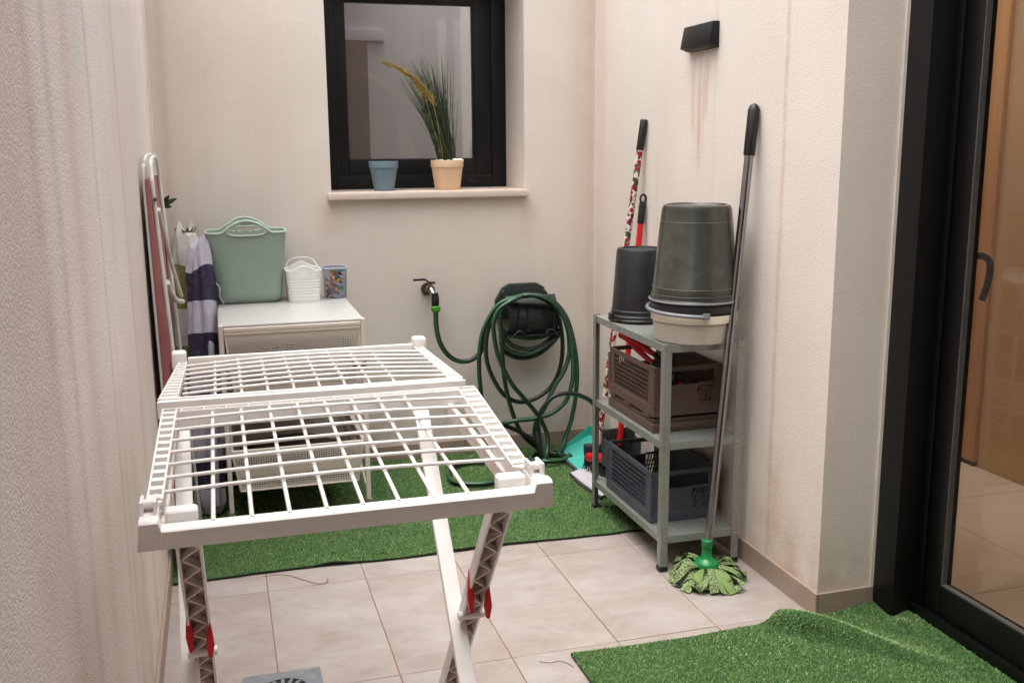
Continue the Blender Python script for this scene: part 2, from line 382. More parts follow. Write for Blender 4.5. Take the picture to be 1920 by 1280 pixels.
# the building's wall above and before the door, and the wall behind the camera
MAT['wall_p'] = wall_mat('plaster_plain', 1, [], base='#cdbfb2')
MAT['wall_p0'] = wall_mat('plaster_plain_rear', 0, [], base='#766d66')  # dark tone chosen so the unseen rear wall bounces less light
m = M().box(1.80, 2.02, YF, 2.345, 2.54, 2.62); m.box(1.80, 2.02, YF, -.35, -.02, 2.54)
tag(m.build('plaster_wall', 'wall_p'), 'plaster lintel wall over the black glazed door', 'wall')
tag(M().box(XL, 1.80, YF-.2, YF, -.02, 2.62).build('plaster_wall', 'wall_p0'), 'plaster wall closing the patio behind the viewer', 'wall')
tag(M().box(XL-.2, 2.02, YF-.2, .40, 2.621, 2.80).build('balcony_slab', 'wall_p0'), 'plastered slab of the storey above the viewer', 'slab')  # unseen overhang inferred from the light; edge set to shade the near part

# skirting tiles: children of the walls they stand against
SK = .070
def skirt(parent, a, b, axis, fix, out):
    n = max(1, round((b-a)/.60)); st = (b-a)/n
    for k in range(n):
        p0, p1 = a+k*st+.0012, a+(k+1)*st-.0012
        if axis == 1: mm = M().box(min(fix, fix+out), max(fix, fix+out), p0, p1, -.001, SK+random.uniform(-.001, .001))
        else: mm = M().box(p0, p1, min(fix, fix+out), max(fix, fix+out), -.001, SK+random.uniform(-.001, .001))
        mm.build('skirting_tile', 'skirt', parent, bevel=.0015, seg=1)
skirt(wl, YF, YB-.012, 1, XL, .010)
skirt(wb, XL+.0, XR, 0, YB, -.010)
skirt(wr, 2.334, YB-.012, 1, XR, -.010)
skirt(wr, XR+.001, 1.772, 0, 2.345, -.010)

# ---------------- window
def window():
    t = T('window', (.863, 4.445, 1.16), 'black framed window with a misty pane above the sill', 'window')
    y = 4.445
    def ring(x0, x1, z0, z1, wl_, wr_, wb_, wt_, ya, yb):
        q = M(); q.box(x0, x0+wl_, ya, yb, z0, z1); q.box(x1-wr_, x1, ya, yb, z0, z1)
        q.box(x0+wl_, x1-wr_, ya, yb, z0, z0+wb_); q.box(x0+wl_, x1-wr_, ya, yb, z1-wt_, z1); return q
    fr = t.part(ring(WX0, WX1, 1.157, WZ1, .07, .066, .058, .06, y, y+.07), 'outer_frame', 'anthracite', bevel=.003)
    sa = t.part(ring(.505, 1.212, 1.2105, 2.016, .062, .083, .072, .075, y+.008, y+.06), 'sash', 'anthracite', bevel=.004)
    mg, tg, bg_ = new_mat('misty_window_glass'); v = coords(tg)
    bg_.inputs['Base Color'].default_value = (*lin('#8a817b'), 1); bg_.inputs['Roughness'].default_value = .6
    tr_ = tg.nodes.new('ShaderNodeBsdfTransparent'); tr_.inputs[0].default_value = (.92, .90, .89, 1)
    m0_ = tg.nodes.new('ShaderNodeMixShader'); m0_.inputs[0].default_value = .84; tg.links.new(bg_.outputs[0], m0_.inputs[1]); tg.links.new(tr_.outputs[0], m0_.inputs[2])
    gl_ = tg.nodes.new('ShaderNodeBsdfGlossy'); gl_.inputs['Roughness'].default_value = .025
    lw_ = tg.nodes.new('ShaderNodeLayerWeight'); lw_.inputs[0].default_value = .5
    mx_ = tg.nodes.new('ShaderNodeMixShader'); tg.links.new(mathn(tg, 'MULTIPLY_ADD', mathn(tg, 'POWER', lw_.outputs['Facing'], 5.0), .8, .13, clamp=True), mx_.inputs[0])
    tg.links.new(m0_.outputs[0], mx_.inputs[1]); tg.links.new(gl_.outputs[0], mx_.inputs[2]); tg.links.new(mx_.outputs[0], tg.nodes['Material Output'].inputs[0])
    MAT['winpane'] = mg
    t.part(M().box(.560, 1.136, y+.030, y+.034, 1.275, 1.948), 'pane', 'winpane', sa)
    g = ring(.565, 1.131, 1.2805, 1.943, .005, .005, .005, .005, y+.016, y+.0255); t.part(g, 'gasket', 'black', sa)
    for x in (.625, 1.105):
        t.part(M().box(x-.018, x+.018, y-.004, y+.002, 1.176, 1.188), 'drain_cap', 'black', fr, bevel=.003)
    q = M(); q.box(WX0-.016, WX1+.008, YB-.036, YB-.0005, 1.127, 1.154)
    q.box(WX0+.0005, WX1-.0005, YB-.0005, y+.02, 1.129, 1.156)
    t.part(q, 'sill', plastic('stone_sill', lin('#cfbfb2'), .45, .05, .15, lin('#b08d78')), bevel=.004)
window()
# ---------------- the room behind the window
ibm = plastic('white_bathroom_paint', lin('#dedbda'), .7, .03, scale=3)
for (bx_, lb_) in (((-.15, 1.795, 6.2, 6.3, 0, 2.6), 'white wall at the far side of the room behind the window'), ((-.25, -.15, 4.53, 6.3, 0, 2.6), 'left side wall of the room behind the window, browned to darken it'), ((1.70, 1.795, 4.53, 6.1995, 0, 2.6), 'white side wall right of the room behind the window')):
    tag(M().box(*bx_).build('interior_wall', ibm if bx_[0] != -.25 else plastic('darkening_brown_paint', lin('#7d6a5f'), .7, .03, scale=3)), lb_, 'wall')  # left wall browned to darken that side of the room
tag(M().box(-.25, 1.795, 4.53, 6.3, -.1, -.001).build('interior_floor', plastic('grey_bathroom_floor', lin('#6f6158'), .4, .05)), None, kind='structure')
q = M().box(-.25, 1.795, 4.526, 6.3, 2.601, 2.7); q.v = [v for v in q.v]
q = M(); q.box(-.25, .92, 4.526, 6.3, 2.601, 2.7); q.box(.92, 1.795, 4.526, 5.05, 2.601, 2.7); tag(q.build('interior_ceiling', ibm), None, kind='structure')  # ceiling left open at the right so sky light brightens that side
t = T('room_door', (.78, 6.19, 0), 'brown wooden door seen dimly through the window pane', 'door')
t.part(M().box(.50, .915, 6.165, 6.1995, .0, 1.955), 'leaf', plastic('brown_door_paint', lin('#826c62'), .5, .08, scale=4), bevel=.003)
t.part(M().box(.45, 1.02, 6.170, 6.1995, 1.956, 2.02), 'head_casing', ibm, bevel=.003)

# ---------------- pots on the sill
def pot(t, c, r0, r1, h, band, mat):
    x, y, z = c
    p = [(r0*.96, 0), (r0, .004), (r0+(r1-r0)*.76, h*.76), (r0+(r1-r0)*.76+.002, h*.765), (r1-.001, h*band), (r1, h-.003), (r1-.001, h), (r1-.005, h), (r1-.006, h*.8), (r0*.9, h*.25)]
    return t.part(M().lathe(p, 40, c), 'pot', mat, smooth=40)
t = T('plant_pot', (.684, 4.26, 1.1565), 'empty blue grey pot on the window sill', 'pot'); pot(t, (.684, 4.26, 1.1565), .042, .062, .122, .78, 'blue_pot')
def grass_plant():
    c = (.955, 4.25, 1.1565)
    t = T('potted_plant', c, 'peach pot of tall artificial grass leaning on the window sill', 'plant')
    pot(t, c, .054, .070, .124, .76, 'peach_pot')
    t.part(M().lathe([(.001, .112), (.03, .114), (.0638, .109)], 24, c, False, False), 'soil', plastic('pot_soil', lin('#1c1511'), .95, .4, bumps=.5))
    mb = M()
    r = random.Random(3)
    for k in range(240):
        a = r.uniform(0, 6.28); br = r.uniform(0, .042); bx, by = c[0]+.002+br*math.cos(a), c[1]+br*math.sin(a)*.8; bz = 1.268
        L = r.uniform(.25, .47); lean = r.gauss(-.34, .17); ly = r.gauss(-.02, .09); bend = r.uniform(0, .25)
        pts = []
        for q in range(7):
            s = q/6; x = bx+L*(lean*.55*s+lean*bend*s*s*1.6); yv = by+L*ly*s; z = bz+L*s*(1-.12*abs(lean)*s)
            pts.append((x, min(yv, 4.40), z))
        w_ = r.uniform(.0013, .0026)
        o = len(mb.v); aa = r.uniform(-.9, .9); dx, dy = math.cos(aa)*w_, math.sin(aa)*w_
        for q, p_ in enumerate(pts):
            f = (1-(q/6)**2)*.9+.1
            mb.v += [(p_[0]-dx*f, p_[1]-dy*f, p_[2]), (p_[0]+dx*f, p_[1]+dy*f, p_[2])]
        mb.cur = 0 if r.random() < .6 else 1
        for q in range(6): mb.f.append((o+2*q, o+2*q+1, o+2*q+3, o+2*q+2)); mb.m.append(mb.cur)
    b_ = t.part(mb, 'grass_blades', [plastic('dark_grass_blade', lin('#1f2718'), .55, .2), plastic('green_grass_blade', lin('#3d4e2b'), .55, .2)]); b_['kind'] = 'stuff'
    pm = plastic('yellow_plume', lin('#b5a265'), .7, .2)
    for path in ([(.93, 4.235, 1.28), (.885, 4.22, 1.45), (.845, 4.20, 1.555), (.77, 4.18, 1.635), (.685, 4.17, 1.668)], [(.935, 4.23, 1.28), (.905, 4.20, 1.44), (.875, 4.18, 1.53), (.815, 4.16, 1.60), (.765, 4.16, 1.63)]):
        P = catmull(path, 10); mp = M(); mp.tube(P, .0011, 5)
        r2 = random.Random(9)
        for i, p_ in enumerate(P):
            if i < 17: continue
            tt = (P[min(i+1, len(P)-1)]-P[i-1]).normalized()
            for q in range(34):
                d = (tt*1.2+Vector((r2.gauss(0, .5), r2.gauss(0, .5), r2.gauss(0, .5)))).normalized()
                L = r2.uniform(.014, .034)*(1.1-.5*(i-17)/(len(P)-17)); sd = d.cross(Vector((r2.random(), r2.random(), r2.random()))).normalized()*.0014
                b0 = p_+tt*r2.uniform(-.005, .005); e = b0+d*L; mid = b0+d*L*.5
                mp.add([b0, mid+sd, e, mid-sd], [(0, 1, 2, 3)])
        t.part(mp, 'plume', pm)
    r3 = random.Random(5)
    wm = plastic('white_pebble', lin('#ded6cc'), .5, .1); 
    for k in range(9):
        a = r3.uniform(3.0, 6.6); rr = r3.uniform(.03, .052); s = r3.uniform(.006, .011)
        px, py = c[0]+rr*math.cos(a), c[1]+rr*math.sin(a)
        if k < 2: px, py, s = c[0]+.03+.02*k, c[1]-.03, .013
        prof = [(s*math.sin(q*math.pi/6)*1.2+1e-4, -s*math.cos(q*math.pi/6)*.8) for q in range(7)]
        t.part(M().lathe(prof, 10, (px, py, 1.272+s*.4)), 'pebble', wm, smooth=60)
grass_plant()

# ---------------- wall lamp
t = T('wall_lamp', (1.591, 3.18, 1.64), 'black wedge shaped wall lamp high on the stained wall', 'lamp')
a, b = 3.043, 3.255
t.part(M().hexa([(1.553, a, 1.655), (1.5915, a, 1.643), (1.5915, b, 1.643), (1.553, b, 1.655)], [(1.567, a, 1.727), (1.5915, a, 1.727), (1.5915, b, 1.727), (1.567, b, 1.727)]), 'housing', 'anthracite', bevel=.003)
t.part(M().box(1.563, 1.583, a+.02, b-.02, 1.6455, 1.652), 'diffuser', plastic('lamp_diffuser', lin('#4a4946'), .4, .05))

# ---------------- glazed door (right)
def door():
    t = T('glazed_door', (1.80, 2.0, 0), 'black aluminium glazed door with a curved handle', 'door')
    yb = 2.3445; y0 = -.35; H = 2.54
    t.part(M().box(1.7735, 1.90, 2.250, yb, .002, H), 'jamb_post', 'anthracite', bevel=.004)
    t.part(M().box(1.834, 1.90, y0, 2.2495, .0, .050), 'threshold', 'frame_black', bevel=.003)
    q = M(); q.box(1.842, 1.885, 2.218, 2.2495, .0505, H); t.part(q, 'frame_profile', 'frame_black', bevel=.003)
    t.part(M().box(1.836, 1.90, y0, 2.2495, H-.05, H), 'head_profile', 'frame_black', bevel=.003)
    for a, b in ((y0+.05, .84), (.86, 2.216)):
        r_ = .064; sa = M(); sa.box(1.850, 1.885, b-r_, b, .052, H-.052); sa.box(1.850, 1.885, a+r_, b-r_-.0005, .052, .140); sa.box(1.850, 1.885, a+r_, b-r_-.0005, H-.13, H-.052); sa.box(1.850, 1.885, a, a+r_-.0005, .052, H-.052)
        s = t.part(sa, 'sash', 'frame_black', bevel=.003)
        t.part(M().box(1.866, 1.871, a+r_-.003, b-r_+.003, .138, H-.128), 'pane', 'glass', s)
        g = M(); g.box(1.8495, 1.8655, b-r_-.005, b-r_-.0005, .1405, H-.1305); g.box(1.8495, 1.8655, a+r_, b-r_-.0055, .1405, .145)
        t.part(g, 'glazing_bead', plastic('grey_glazing_bead', lin('#4b4b48'), .35, .1), s)
    h = M(); P = catmull([(1.885, 2.178, 1.040), (1.925, 2.182, 1.043), (1.953, 2.183, 1.022), (1.957, 2.190, .97), (1.950, 2.199, .922)], 8)
    h.tube(P, .0095, 10); h.box(1.885, 1.892, 2.163, 2.193, .985, 1.095)
    t.part(h, 'handle', 'black', s, smooth=50)
    t.part(M().box(1.764, 1.7735, 2.3385, 2.3445, .0, H), 'sealant_bead', 'sealant')
    t.part(M().box(1.7725, 1.7735, 2.325, 2.335, .055, .058), 'screw', 'screw')
door()

# ---------------- the room behind the door
mi = plastic('tan_interior_paint', lin('#b59571'), .6, .04, scale=3)
mdoor = plastic('oak_panel', lin('#b08455'), .42, .1, scale=5)
def wood(name, c0, c1):
    m_, t_, b_ = new_mat(name); v_ = coords(t_, True, (8, 8, .7))
    t_.links.new(mixc(t_, noise_fac(t_, v_, 3, 6, .6), c0, c1), b_.inputs['Base Color']); b_.inputs['Roughness'].default_value = .45; return m_
MAT['oak'] = wood('oak_veneer', lin('#a87a4c'), lin('#bd9163'))
MAT['brownwood'] = wood('brown_wood', lin('#6b5240'), lin('#7d6250'))
IX = 2.97
f2 = M().box(1.905, IX+.1, -1.6, 5.2, -.12, .012).build('interior_floor', plastic('interior_stone', lin('#a08c7b'), .22, .06, scale=2)); tag(f2, None, kind='structure')
for j in range(0, 9):
    for i in range(0, 2):
        o = M().box(1.906+.53*i, 1.904+.53*(i+1), -1.2+.7*j, -1.203+.7*(j+1), .0125, .0165).build('tile', plastic('interior_tile', lin('#ab9885'), .2, .08, scale=2) if (i+j) == 0 else 'itile', f2) if (i+j) else None
        if i+j == 0: MAT['itile'] = plastic('interior_tile', lin('#ab9885'), .2, .08, scale=2)
iw = M().box(IX, IX+.1, -1.6, 5.2, .013, 2.6); iw = iw.build('interior_wall', mi); tag(iw, 'tan wall of the room behind the glazed door', 'wall')
q = M().box(1.905, IX, 5.1, 5.2, .013, 2.6); q = q.build('interior_wall', mi); tag(q, 'far end wall of the room behind the glazed door', 'wall')
q = M().box(1.801, 1.904, 2.3455, 5.1, .013, 2.6); q = q.build('interior_wall', mi); tag(q, 'room side of the stained patio wall, hidden behind it', 'wall')
q = M().box(1.801, IX+.1, -1.6, 2.3, 2.62, 2.7); q.box(1.801, IX+.1, 4.6, 5.2, 2.62, 2.7); q = q.build('interior_ceiling', plastic('interior_ceiling_paint', lin('#d8d0c4'), .8, .03)); tag(q, None, kind='structure')  # middle of the unseen ceiling left open to brighten the room
t = T('cupboard_door', (2.955, 3.9, .03), 'tall oak cupboard door seen through the glass, gap below painted as shade', 'cupboard')
t.part(M().box(2.950, 2.9695, 3.30, 4.25, .035, 2.35), 'leaf', 'oak', bevel=.002)
t.part(M().box(2.952, 2.9695, 3.30, 4.25, .0165, .034), 'gap_shade', 'dark')  # near-black strip paints the shade of the gap under the leaf
# ================================================================== artificial grass carpets
def turf(name, zfun, inside, x0, x1, y0, y1, edge, dens, label, lean=(0, 0), hgt=(.008, .015)):
    """base sheet following zfun plus blades joined into one part"""
    t = T(name, (x0, y0, 0), label, 'carpet')
    nx, ny = int((x1-x0)/.011), int((y1-y0)/.011)
    ms = M(); top = []
    def P(i, j, dz):
        x = x0+(x1-x0)*i/nx; y = y0+(y1-y0)*j/ny; x, y = edge(x, y, i/nx, j/ny); return (x, y, zfun(x, y)+dz)
    for j in range(ny+1):
        for i in range(nx+1): ms.v.append(P(i, j, .007))
    o = len(ms.v)
    for j in range(ny+1):
        for i in range(nx+1): ms.v.append(P(i, j, .001))
    W = nx+1
    for j in range(ny):
        for i in range(nx):
            a = j*W+i; ms.f.append((a, a+1, a+W+1, a+W)); ms.m.append(0); ms.f.append((o+a, o+a+W, o+a+W+1, o+a+1)); ms.m.append(1)
    for i in range(nx):
        a = i; ms.f.append((o+a, o+a+1, a+1, a)); ms.m.append(1); a = ny*W+i; ms.f.append((a, a+1, o+a+1, o+a)); ms.m.append(1)
    for j in range(ny):
        a = j*W; ms.f.append((o+a+W, o+a, a, a+W)); ms.m.append(1); a = j*W+nx; ms.f.append((o+a, o+a+W, a+W, a)); ms.m.append(1)
    t.part(ms, 'backing', ['turf_base', 'turf_back'], smooth=60)
    n = int((x1-x0)*(y1-y0)*dens)
    u, v = rng.random(n), rng.random(n)
    pts = np.array([edge(x0+(x1-x0)*a, y0+(y1-y0)*b, a, b) for a, b in zip(u, v)])
    keep = np.array([inside(a, b) for a, b in pts]); pts = pts[keep]; n = len(pts)
    z = np.array([zfun(a, b) for a, b in pts])+.006
    ang = rng.random(n)*2*np.pi; h = rng.uniform(*hgt, n); wd = rng.uniform(.0005, .0010, n)
    e_ = .004; gr = np.array([((zfun(a+e_, b)-zfun(a-e_, b))/(2*e_), (zfun(a, b+e_)-zfun(a, b-e_))/(2*e_)) for a, b in pts])
    tl = rng.normal(0, .45, (n, 2))+np.array(lean)-np.clip(gr, -1.5, 1.5)*1.3
    V = np.zeros((n, 5, 3))
    dx, dy = np.cos(ang)*wd, np.sin(ang)*wd
    base = np.c_[pts, z]
    m1 = base+np.c_[tl*h[:, None]*.35, h*.6]; tip = base+np.c_[tl*h[:, None]*1.0, h*np.clip(1-.25*np.linalg.norm(tl, axis=1), .4, 1)]
    off = np.c_[dx, dy, np.zeros(n)]
    V[:, 0], V[:, 1], V[:, 2], V[:, 3], V[:, 4] = base-off, base+off, m1+off*.9, m1-off*.9, tip
    idx = np.arange(n)[:, None]*5
    me = bpy.data.meshes.new('grass_blades')
    org = np.array([x0, y0, 0])
    me.vertices.add(n*5); me.vertices.foreach_set('co', (V.reshape(-1, 3)-org).ravel())
    loops = np.concatenate([idx+np.array([0, 1, 2, 3]), idx+np.array([3, 2, 4])], axis=1).ravel()
    me.loops.add(len(loops)); me.loops.foreach_set('vertex_index', loops)
    st = (np.arange(n)[:, None]*7+np.array([0, 4])).ravel(); me.polygons.add(n*2)
    me.polygons.foreach_set('loop_start', st); me.polygons.foreach_set('loop_total', np.tile([4, 3], n))
    me.update(); me.validate()
    ca = me.attributes.new('tint', 'FLOAT_COLOR', 'POINT'); col = np.ones((n, 5, 4)); col[:, :, 0] = rng.random(n)[:, None]; col[:, :, 1] = rng.random(n)[:, None]
    ca.data.foreach_set('color', col.ravel())
    me.materials.append(MAT['turf'])
    ob = bpy.data.objects.new('grass_blades', me); COL.objects.link(ob); ob.parent = t.o; ob['kind'] = 'stuff'
    return t

def zb(x, y):   # rear carpet: nearly flat, front edge curls up near x=.3
    e = max(0, 1-(y-3.10)/.10)
    return .0005+.011*math.exp(-((x-.30)/.05)**2)*e*e+.004*math.exp(-((x-.75)/.12)**2)*e+.0012*(noise.noise(Vector((x*6, y*6, 0)))+1)
def eb(x, y, a, b):
    wob = (.006*math.sin(x*9)+.004*noise.noise(Vector((x*14, 0, 3))))*(1-b)
    return x, y+(1-b)*(-.024*a)+wob
turf('artificial_grass_carpet', zb, lambda x, y: True, -.205, 1.580, 3.115, 4.15, eb, 115000, 'dark green artificial grass carpet under the trolley and hose', hgt=(.003, .007))
def zf(x, y):
    # fold that runs from the wall corner towards the right, plus rumples at the door post
    d = (y-2.290)+1.05*(x-1.455); d = d*(1.9 if d < 0 else .9)
    ridge = .058*math.exp(-(d/.062)**2)*(1/(1+math.exp(-(x-1.440)/.012)))*math.exp(-(max(0, x-1.50)/.16)**2)
    lip = .018*math.exp(-((x-1.765)/.03)**2-((y-2.19)/.04)**2)
    up_ = .018*math.exp(-((2.345-y)/.06))*math.exp(-((x-1.76)/.10)**2)
    st = .016/(1+math.exp(-(x-1.80)/.010))
    return .0005+ridge+lip+up_+st+.0016*(noise.noise(Vector((x*5, y*5, 7)))+1)
def ef(x, y, a, b):
    k = b**6
    return x-.02*(1-b)*(1-a)*0, y+k*(.004*math.sin(x*11)-.012*math.exp(-((x-1.2)/.15)**2))
def inf_(x, y): return not (x > 1.768 and y > 2.245)
turf('artificial_grass_carpet', zf, inf_, .835, 1.830, 1.55, 2.330, ef, 150000, 'bright green artificial grass mat rumpled beside the glazed door', hgt=(.0035, .0075))

# ---------------- floor drain and a stray thread
def drain():
    cx, cy, s = .089, 2.369, .098
    t = T('floor_drain', (cx, cy, 0), 'square grey metal floor drain with a round slotted grate', 'drain')
    n = 48; q = M()
    def sq(a):
        c, d = math.cos(a), math.sin(a); k = s/max(abs(c), abs(d)); return (cx+c*k, cy+d*k)
    for i in range(n):
        a, b = 2*math.pi*i/n, 2*math.pi*(i+1)/n; r = .074
        p = [(cx+r*math.cos(a), cy+r*math.sin(a)), sq(a), sq(b), (cx+r*math.cos(b), cy+r*math.sin(b))]
        q.add([(*p[0], .0035), (*p[1], .004), (*p[2], .004), (*p[3], .0035)], [(0, 1, 2, 3)])
        q.add([(*p[1], .004), (*p[1], -.001), (*p[2], -.001), (*p[2], .004)], [(0, 1, 2, 3)])
        q.add([(*p[0], .0035), (*p[3], .0035), (*p[3], .0008), (*p[0], .0008)], [(0, 1, 2, 3)])
    dm = plastic('worn_zinc_drain', lin('#9a9ca4'), .42, .12, .25, lin('#5a5754'), metallic=.7, scale=30)
    t.part(q, 'plate', dm)
    t.part(M().lathe([(.001, .0012), (.0735, .0012)], 40, (cx, cy, 0), False, False), 'well_shade', 'dark')  # near-black disc paints the darkness beneath the grate
    g = M()
    for i in range(16):
        a = 2*math.pi*i/16; d = (math.cos(a), math.sin(a))
        g.obox((cx+.024*d[0], cy+.024*d[1], .0025), (cx+.066*d[0], cy+.066*d[1], .0025), .008, .0022, (-d[1], d[0], 0))
    g.lathe([(.062, .0015), (.062, .0045), (.0735, .0045), (.0735, .0015)], 48, (cx, cy, 0), False, False)
    g.lathe([(.001, .0045), (.026, .0045), (.027, .0015)], 32, (cx, cy, 0), False, False)
    t.part(g, 'grate', dm, smooth=40)
drain()
t = T('thread', (.22, 3.05, 0), 'thin loose brown thread lying on the tiles by the grass edge', 'thread')
t.part(M().tube(catmull([(.07, 3.095, .002), (.13, 3.09, .002), (.165, 3.06, .002), (.20, 3.02, .002), (.235, 2.985, .002), (.262, 2.99, .003), (.265, 3.02, .002)], 6), .0008, 5), 'fibre', MAT.setdefault('thread', plastic('thread', lin('#5a3f33'), .9, .1)))
t = T('thread', (.80, 2.30, 0), 'short dark thread curled on the tile by the grass mat corner', 'thread')
t.part(M().tube(catmull([(.745, 2.325, .002), (.77, 2.31, .002), (.795, 2.312, .002), (.812, 2.295, .002), (.822, 2.27, .002)], 6), .0007, 5), 'fibre', 'thread')

# ================================================================== drying rack (foreground)
def rack():
    t = T('drying_rack', (.16, 1.75, 0), 'white plastic folding clothes drying rack standing on crossed legs', 'drying rack')
    zr = lambda y: .845+.018*min(1, max(0, (y-1.40)/.45))                 # near wing rises gently to the seam
    # near rail: tapered trough with taller ends
    q = M(); x0, x1 = -.130, .458
    def sect(x, ztop, dx, back):
        return [(x+dx*0, back, .806), (x, 1.357, .805), (x+dx, 1.3450, ztop-.004), (x+dx, 1.350, ztop), (x+dx, back-.003, ztop), (x+dx, back, ztop-.004)]
    S = [sect(x0, .851, .005, 1.372), sect(x0+.030, .851, 0, 1.372), sect(x0+.033, .838, 0, 1.372), sect(x1-.033, .838, 0, 1.372), sect(x1-.030, .851, 0, 1.372), sect(x1, .851, -.005, 1.372)]
    q.v = [p for c_ in S for p in c_]
    for k in range(5): q.f += [(6*k+i, 6*k+(i+1) % 6, 6*k+6+(i+1) % 6, 6*k+6+i) for i in range(6)]
    q.f += [(5, 4, 3, 2, 1, 0), tuple(range(30, 36))]; q.m = [0]*len(q.f)
    rl = t.part(q, 'near_rail', 'white', bevel=.0022)
    for sx in (-1, 1):
        xa, xb = (x0+.003, x0+.0285) if sx < 0 else (x1-.0285, x1-.003)
        e = M(); e.box(xa, xb, 1.3725, 1.424, .804, .846)
        ec = t.part(e, 'end_cap', 'white', rl, bevel=.004)
        k = M(); k.box(xa+.002, xa+.006, 1.385, 1.42, .8465, .864); k.box(xb-.006, xb-.002, 1.385, 1.42, .8465, .864); k.tube([(xa+.0025, 1.402, .857), (xb-.0025, 1.402, .857)], .0065, 12)
        t.part(k, 'hinge', 'white', smooth=40)
        bx = (xb+.008, xb+.052) if sx < 0 else (xa-.052, xa-.008)
        t.part(M().box(bx[0], bx[1], 1.375, 1.402, .820, .852), 'catch', 'white', bevel=.007, seg=3)
    # ladder strips of the near wing (wide at the seam, narrow at the hinge)
    def strip(pts_out, pts_in, zf_, nr, name='side_strip', depth=.020, wall=.003, neck=None):
        q = M()
        (xo0, yo0), (xo1, yo1) = pts_out; (xi0, yi0), (xi1, yi1) = pts_in
        def lerp(a, b, s): return a+(b-a)*s
        seg = 10
        sgn = 1 if xi0 > xo0 else -1
        for s0, s1 in [(i/seg, (i+1)/seg) for i in range(seg)]:
            for (ax, ay, bx_, by_), dsg in (((xo0, yo0, xo1, yo1), 1), ((xi0, yi0, xi1, yi1), -1)):
                a = (lerp(ax, bx_, s0), lerp(ay, by_, s0)); b = (lerp(ax, bx_, s1), lerp(ay, by_, s1))
                za, zb_ = zf_(a[1]), zf_(b[1]); d = sgn*dsg*wall
                A = [(a[0], a[1]), (a[0]+d, a[1]), (b[0]+d, b[1]), (b[0], b[1])]
                q.hexa([(A[0][0], A[0][1], za-depth), (A[1][0], A[1][1], za-depth), (A[2][0], A[2][1], zb_-depth), (A[3][0], A[3][1], zb_-depth)],
                       [(A[0][0], A[0][1], za+.001), (A[1][0], A[1][1], za+.001), (A[2][0], A[2][1], zb_+.001), (A[3][0], A[3][1], zb_+.001)])
        # channel floor
        q.hexa([(xo0, yo0, zf_(yo0)-depth-.002), (xi0, yi0, zf_(yi0)-depth-.002), (xi1, yi1, zf_(yi1)-depth-.002), (xo1, yo1, zf_(yo1)-depth-.002)],
               [(xo0, yo0, zf_(yo0)-depth+.0005), (xi0, yi0, zf_(yi0)-depth+.0005), (xi1, yi1, zf_(yi1)-depth+.0005), (xo1, yo1, zf_(yo1)-depth+.0005)])
        st = t.part(q, name, 'white')
        for k in range(nr):
            s = (k+.5)/nr; h = .5/nr*.42
            a = (lerp(xo0, xo1, s-h)+sgn*wall*.9, lerp(yo0, yo1, s-h)); b = (lerp(xi0, xi1, s-h)-sgn*wall*.9, lerp(yi0, yi1, s-h))
            c = (lerp(xi0, xi1, s+h)-sgn*wall*.9, lerp(yi0, yi1, s+h)); d = (lerp(xo0, xo1, s+h)+sgn*wall*.9, lerp(yo0, yo1, s+h))
            t.part(M().hexa([(*p, zf_(p[1])-depth+.0006) for p in (a, b, c, d)], [(*p, zf_(p[1])-.0012) for p in (a, b, c, d)]), 'rung', 'white', st)
        return st
    strip(((-.119, 1.905), (-.121, 1.445)), ((-.092, 1.905), (-.098, 1.445)), zr, 13)
    strip(((.475, 1.905), (.446, 1.445)), ((.438, 1.905), (.418, 1.445)), zr, 13)
    # necks from the strips to the hinges
    for xa, xb, xc in ((-.121, -.098, -.1165), (.446, .418, .4445)):
        lo_, hi_ = min(xa, xb), max(xa, xb)
        t.part(M().hexa([(xc-.006, 1.404, .838), (xc+.006, 1.404, .838), (hi_, 1.446, .838), (lo_, 1.446, .838)], [(xc-.006, 1.404, .853), (xc+.006, 1.404, .853), (hi_, 1.446, .846), (lo_, 1.446, .846)]), 'hinge_neck', 'white', bevel=.002, seg=1)
    # seam beam of the near wing: channel with cross ribs and a deep inner face
    q = M(); z = zr(1.9)
    q.box(-.0915, .438, 1.880, 1.883, z-.032, z+.001); q.box(-.119, .475, 1.9055, 1.910, z-.026, z+.001); q.box(-.0915, .438, 1.8832, 1.9052, z-.014, z-.011)
    sb = t.part(q, 'seam_beam', 'white')
    for k in range(14):
        x = -.085+.040*k; t.part(M().box(x-.0012, x+.0012, 1.8832, 1.9052, z-.0108, z), 'rib', 'white', sb)
    # cross bars (bowed) and lengthwise bars
    for k in range(7):
        y = 1.838-.0595*k; P = []
        for i in range(13):
            s = i/12; x = -.094-.004*(k/6)+(.4385+.094)*s-.018*(k/6)*s; P.append((x, y, zr(y)-.003+.006*math.sin(math.pi*s)))
        t.part(M().tube(P, .0031, 8), 'cross_bar', 'white', smooth=60)
    for k in range(8):
        x = -.030+.0512*k; s = (x+.097)/.53
        zb2 = zr(1.88)-.009+.006*math.sin(math.pi*s)
        P = [(x, 1.360+.52*i/6, .8375+(zb2-.8375)*i/6) for i in range(7)]
        t.part(M().tube(P, .0033, 8), 'length_bar', 'white', smooth=60)
    # far wing
    zf2 = lambda y: .862-.004*(y-2.0)/.4
    strip(((-.130, 2.003), (-.104, 2.365)), ((-.094, 2.003), (-.085, 2.365)), zf2, 13, depth=.012, wall=.0022)
    strip(((.472, 2.003), (.461, 2.365)), ((.443, 2.003), (.441, 2.365)), zf2, 13, depth=.012, wall=.0022)
    q = M(); q.box(-.132, .474, 1.972, 1.978, .828, .862); q.box(-.132, .474, 1.998, 2.0025, .84, .863); q.box(-.131, .473, 1.9782, 1.9978, .856, .859)
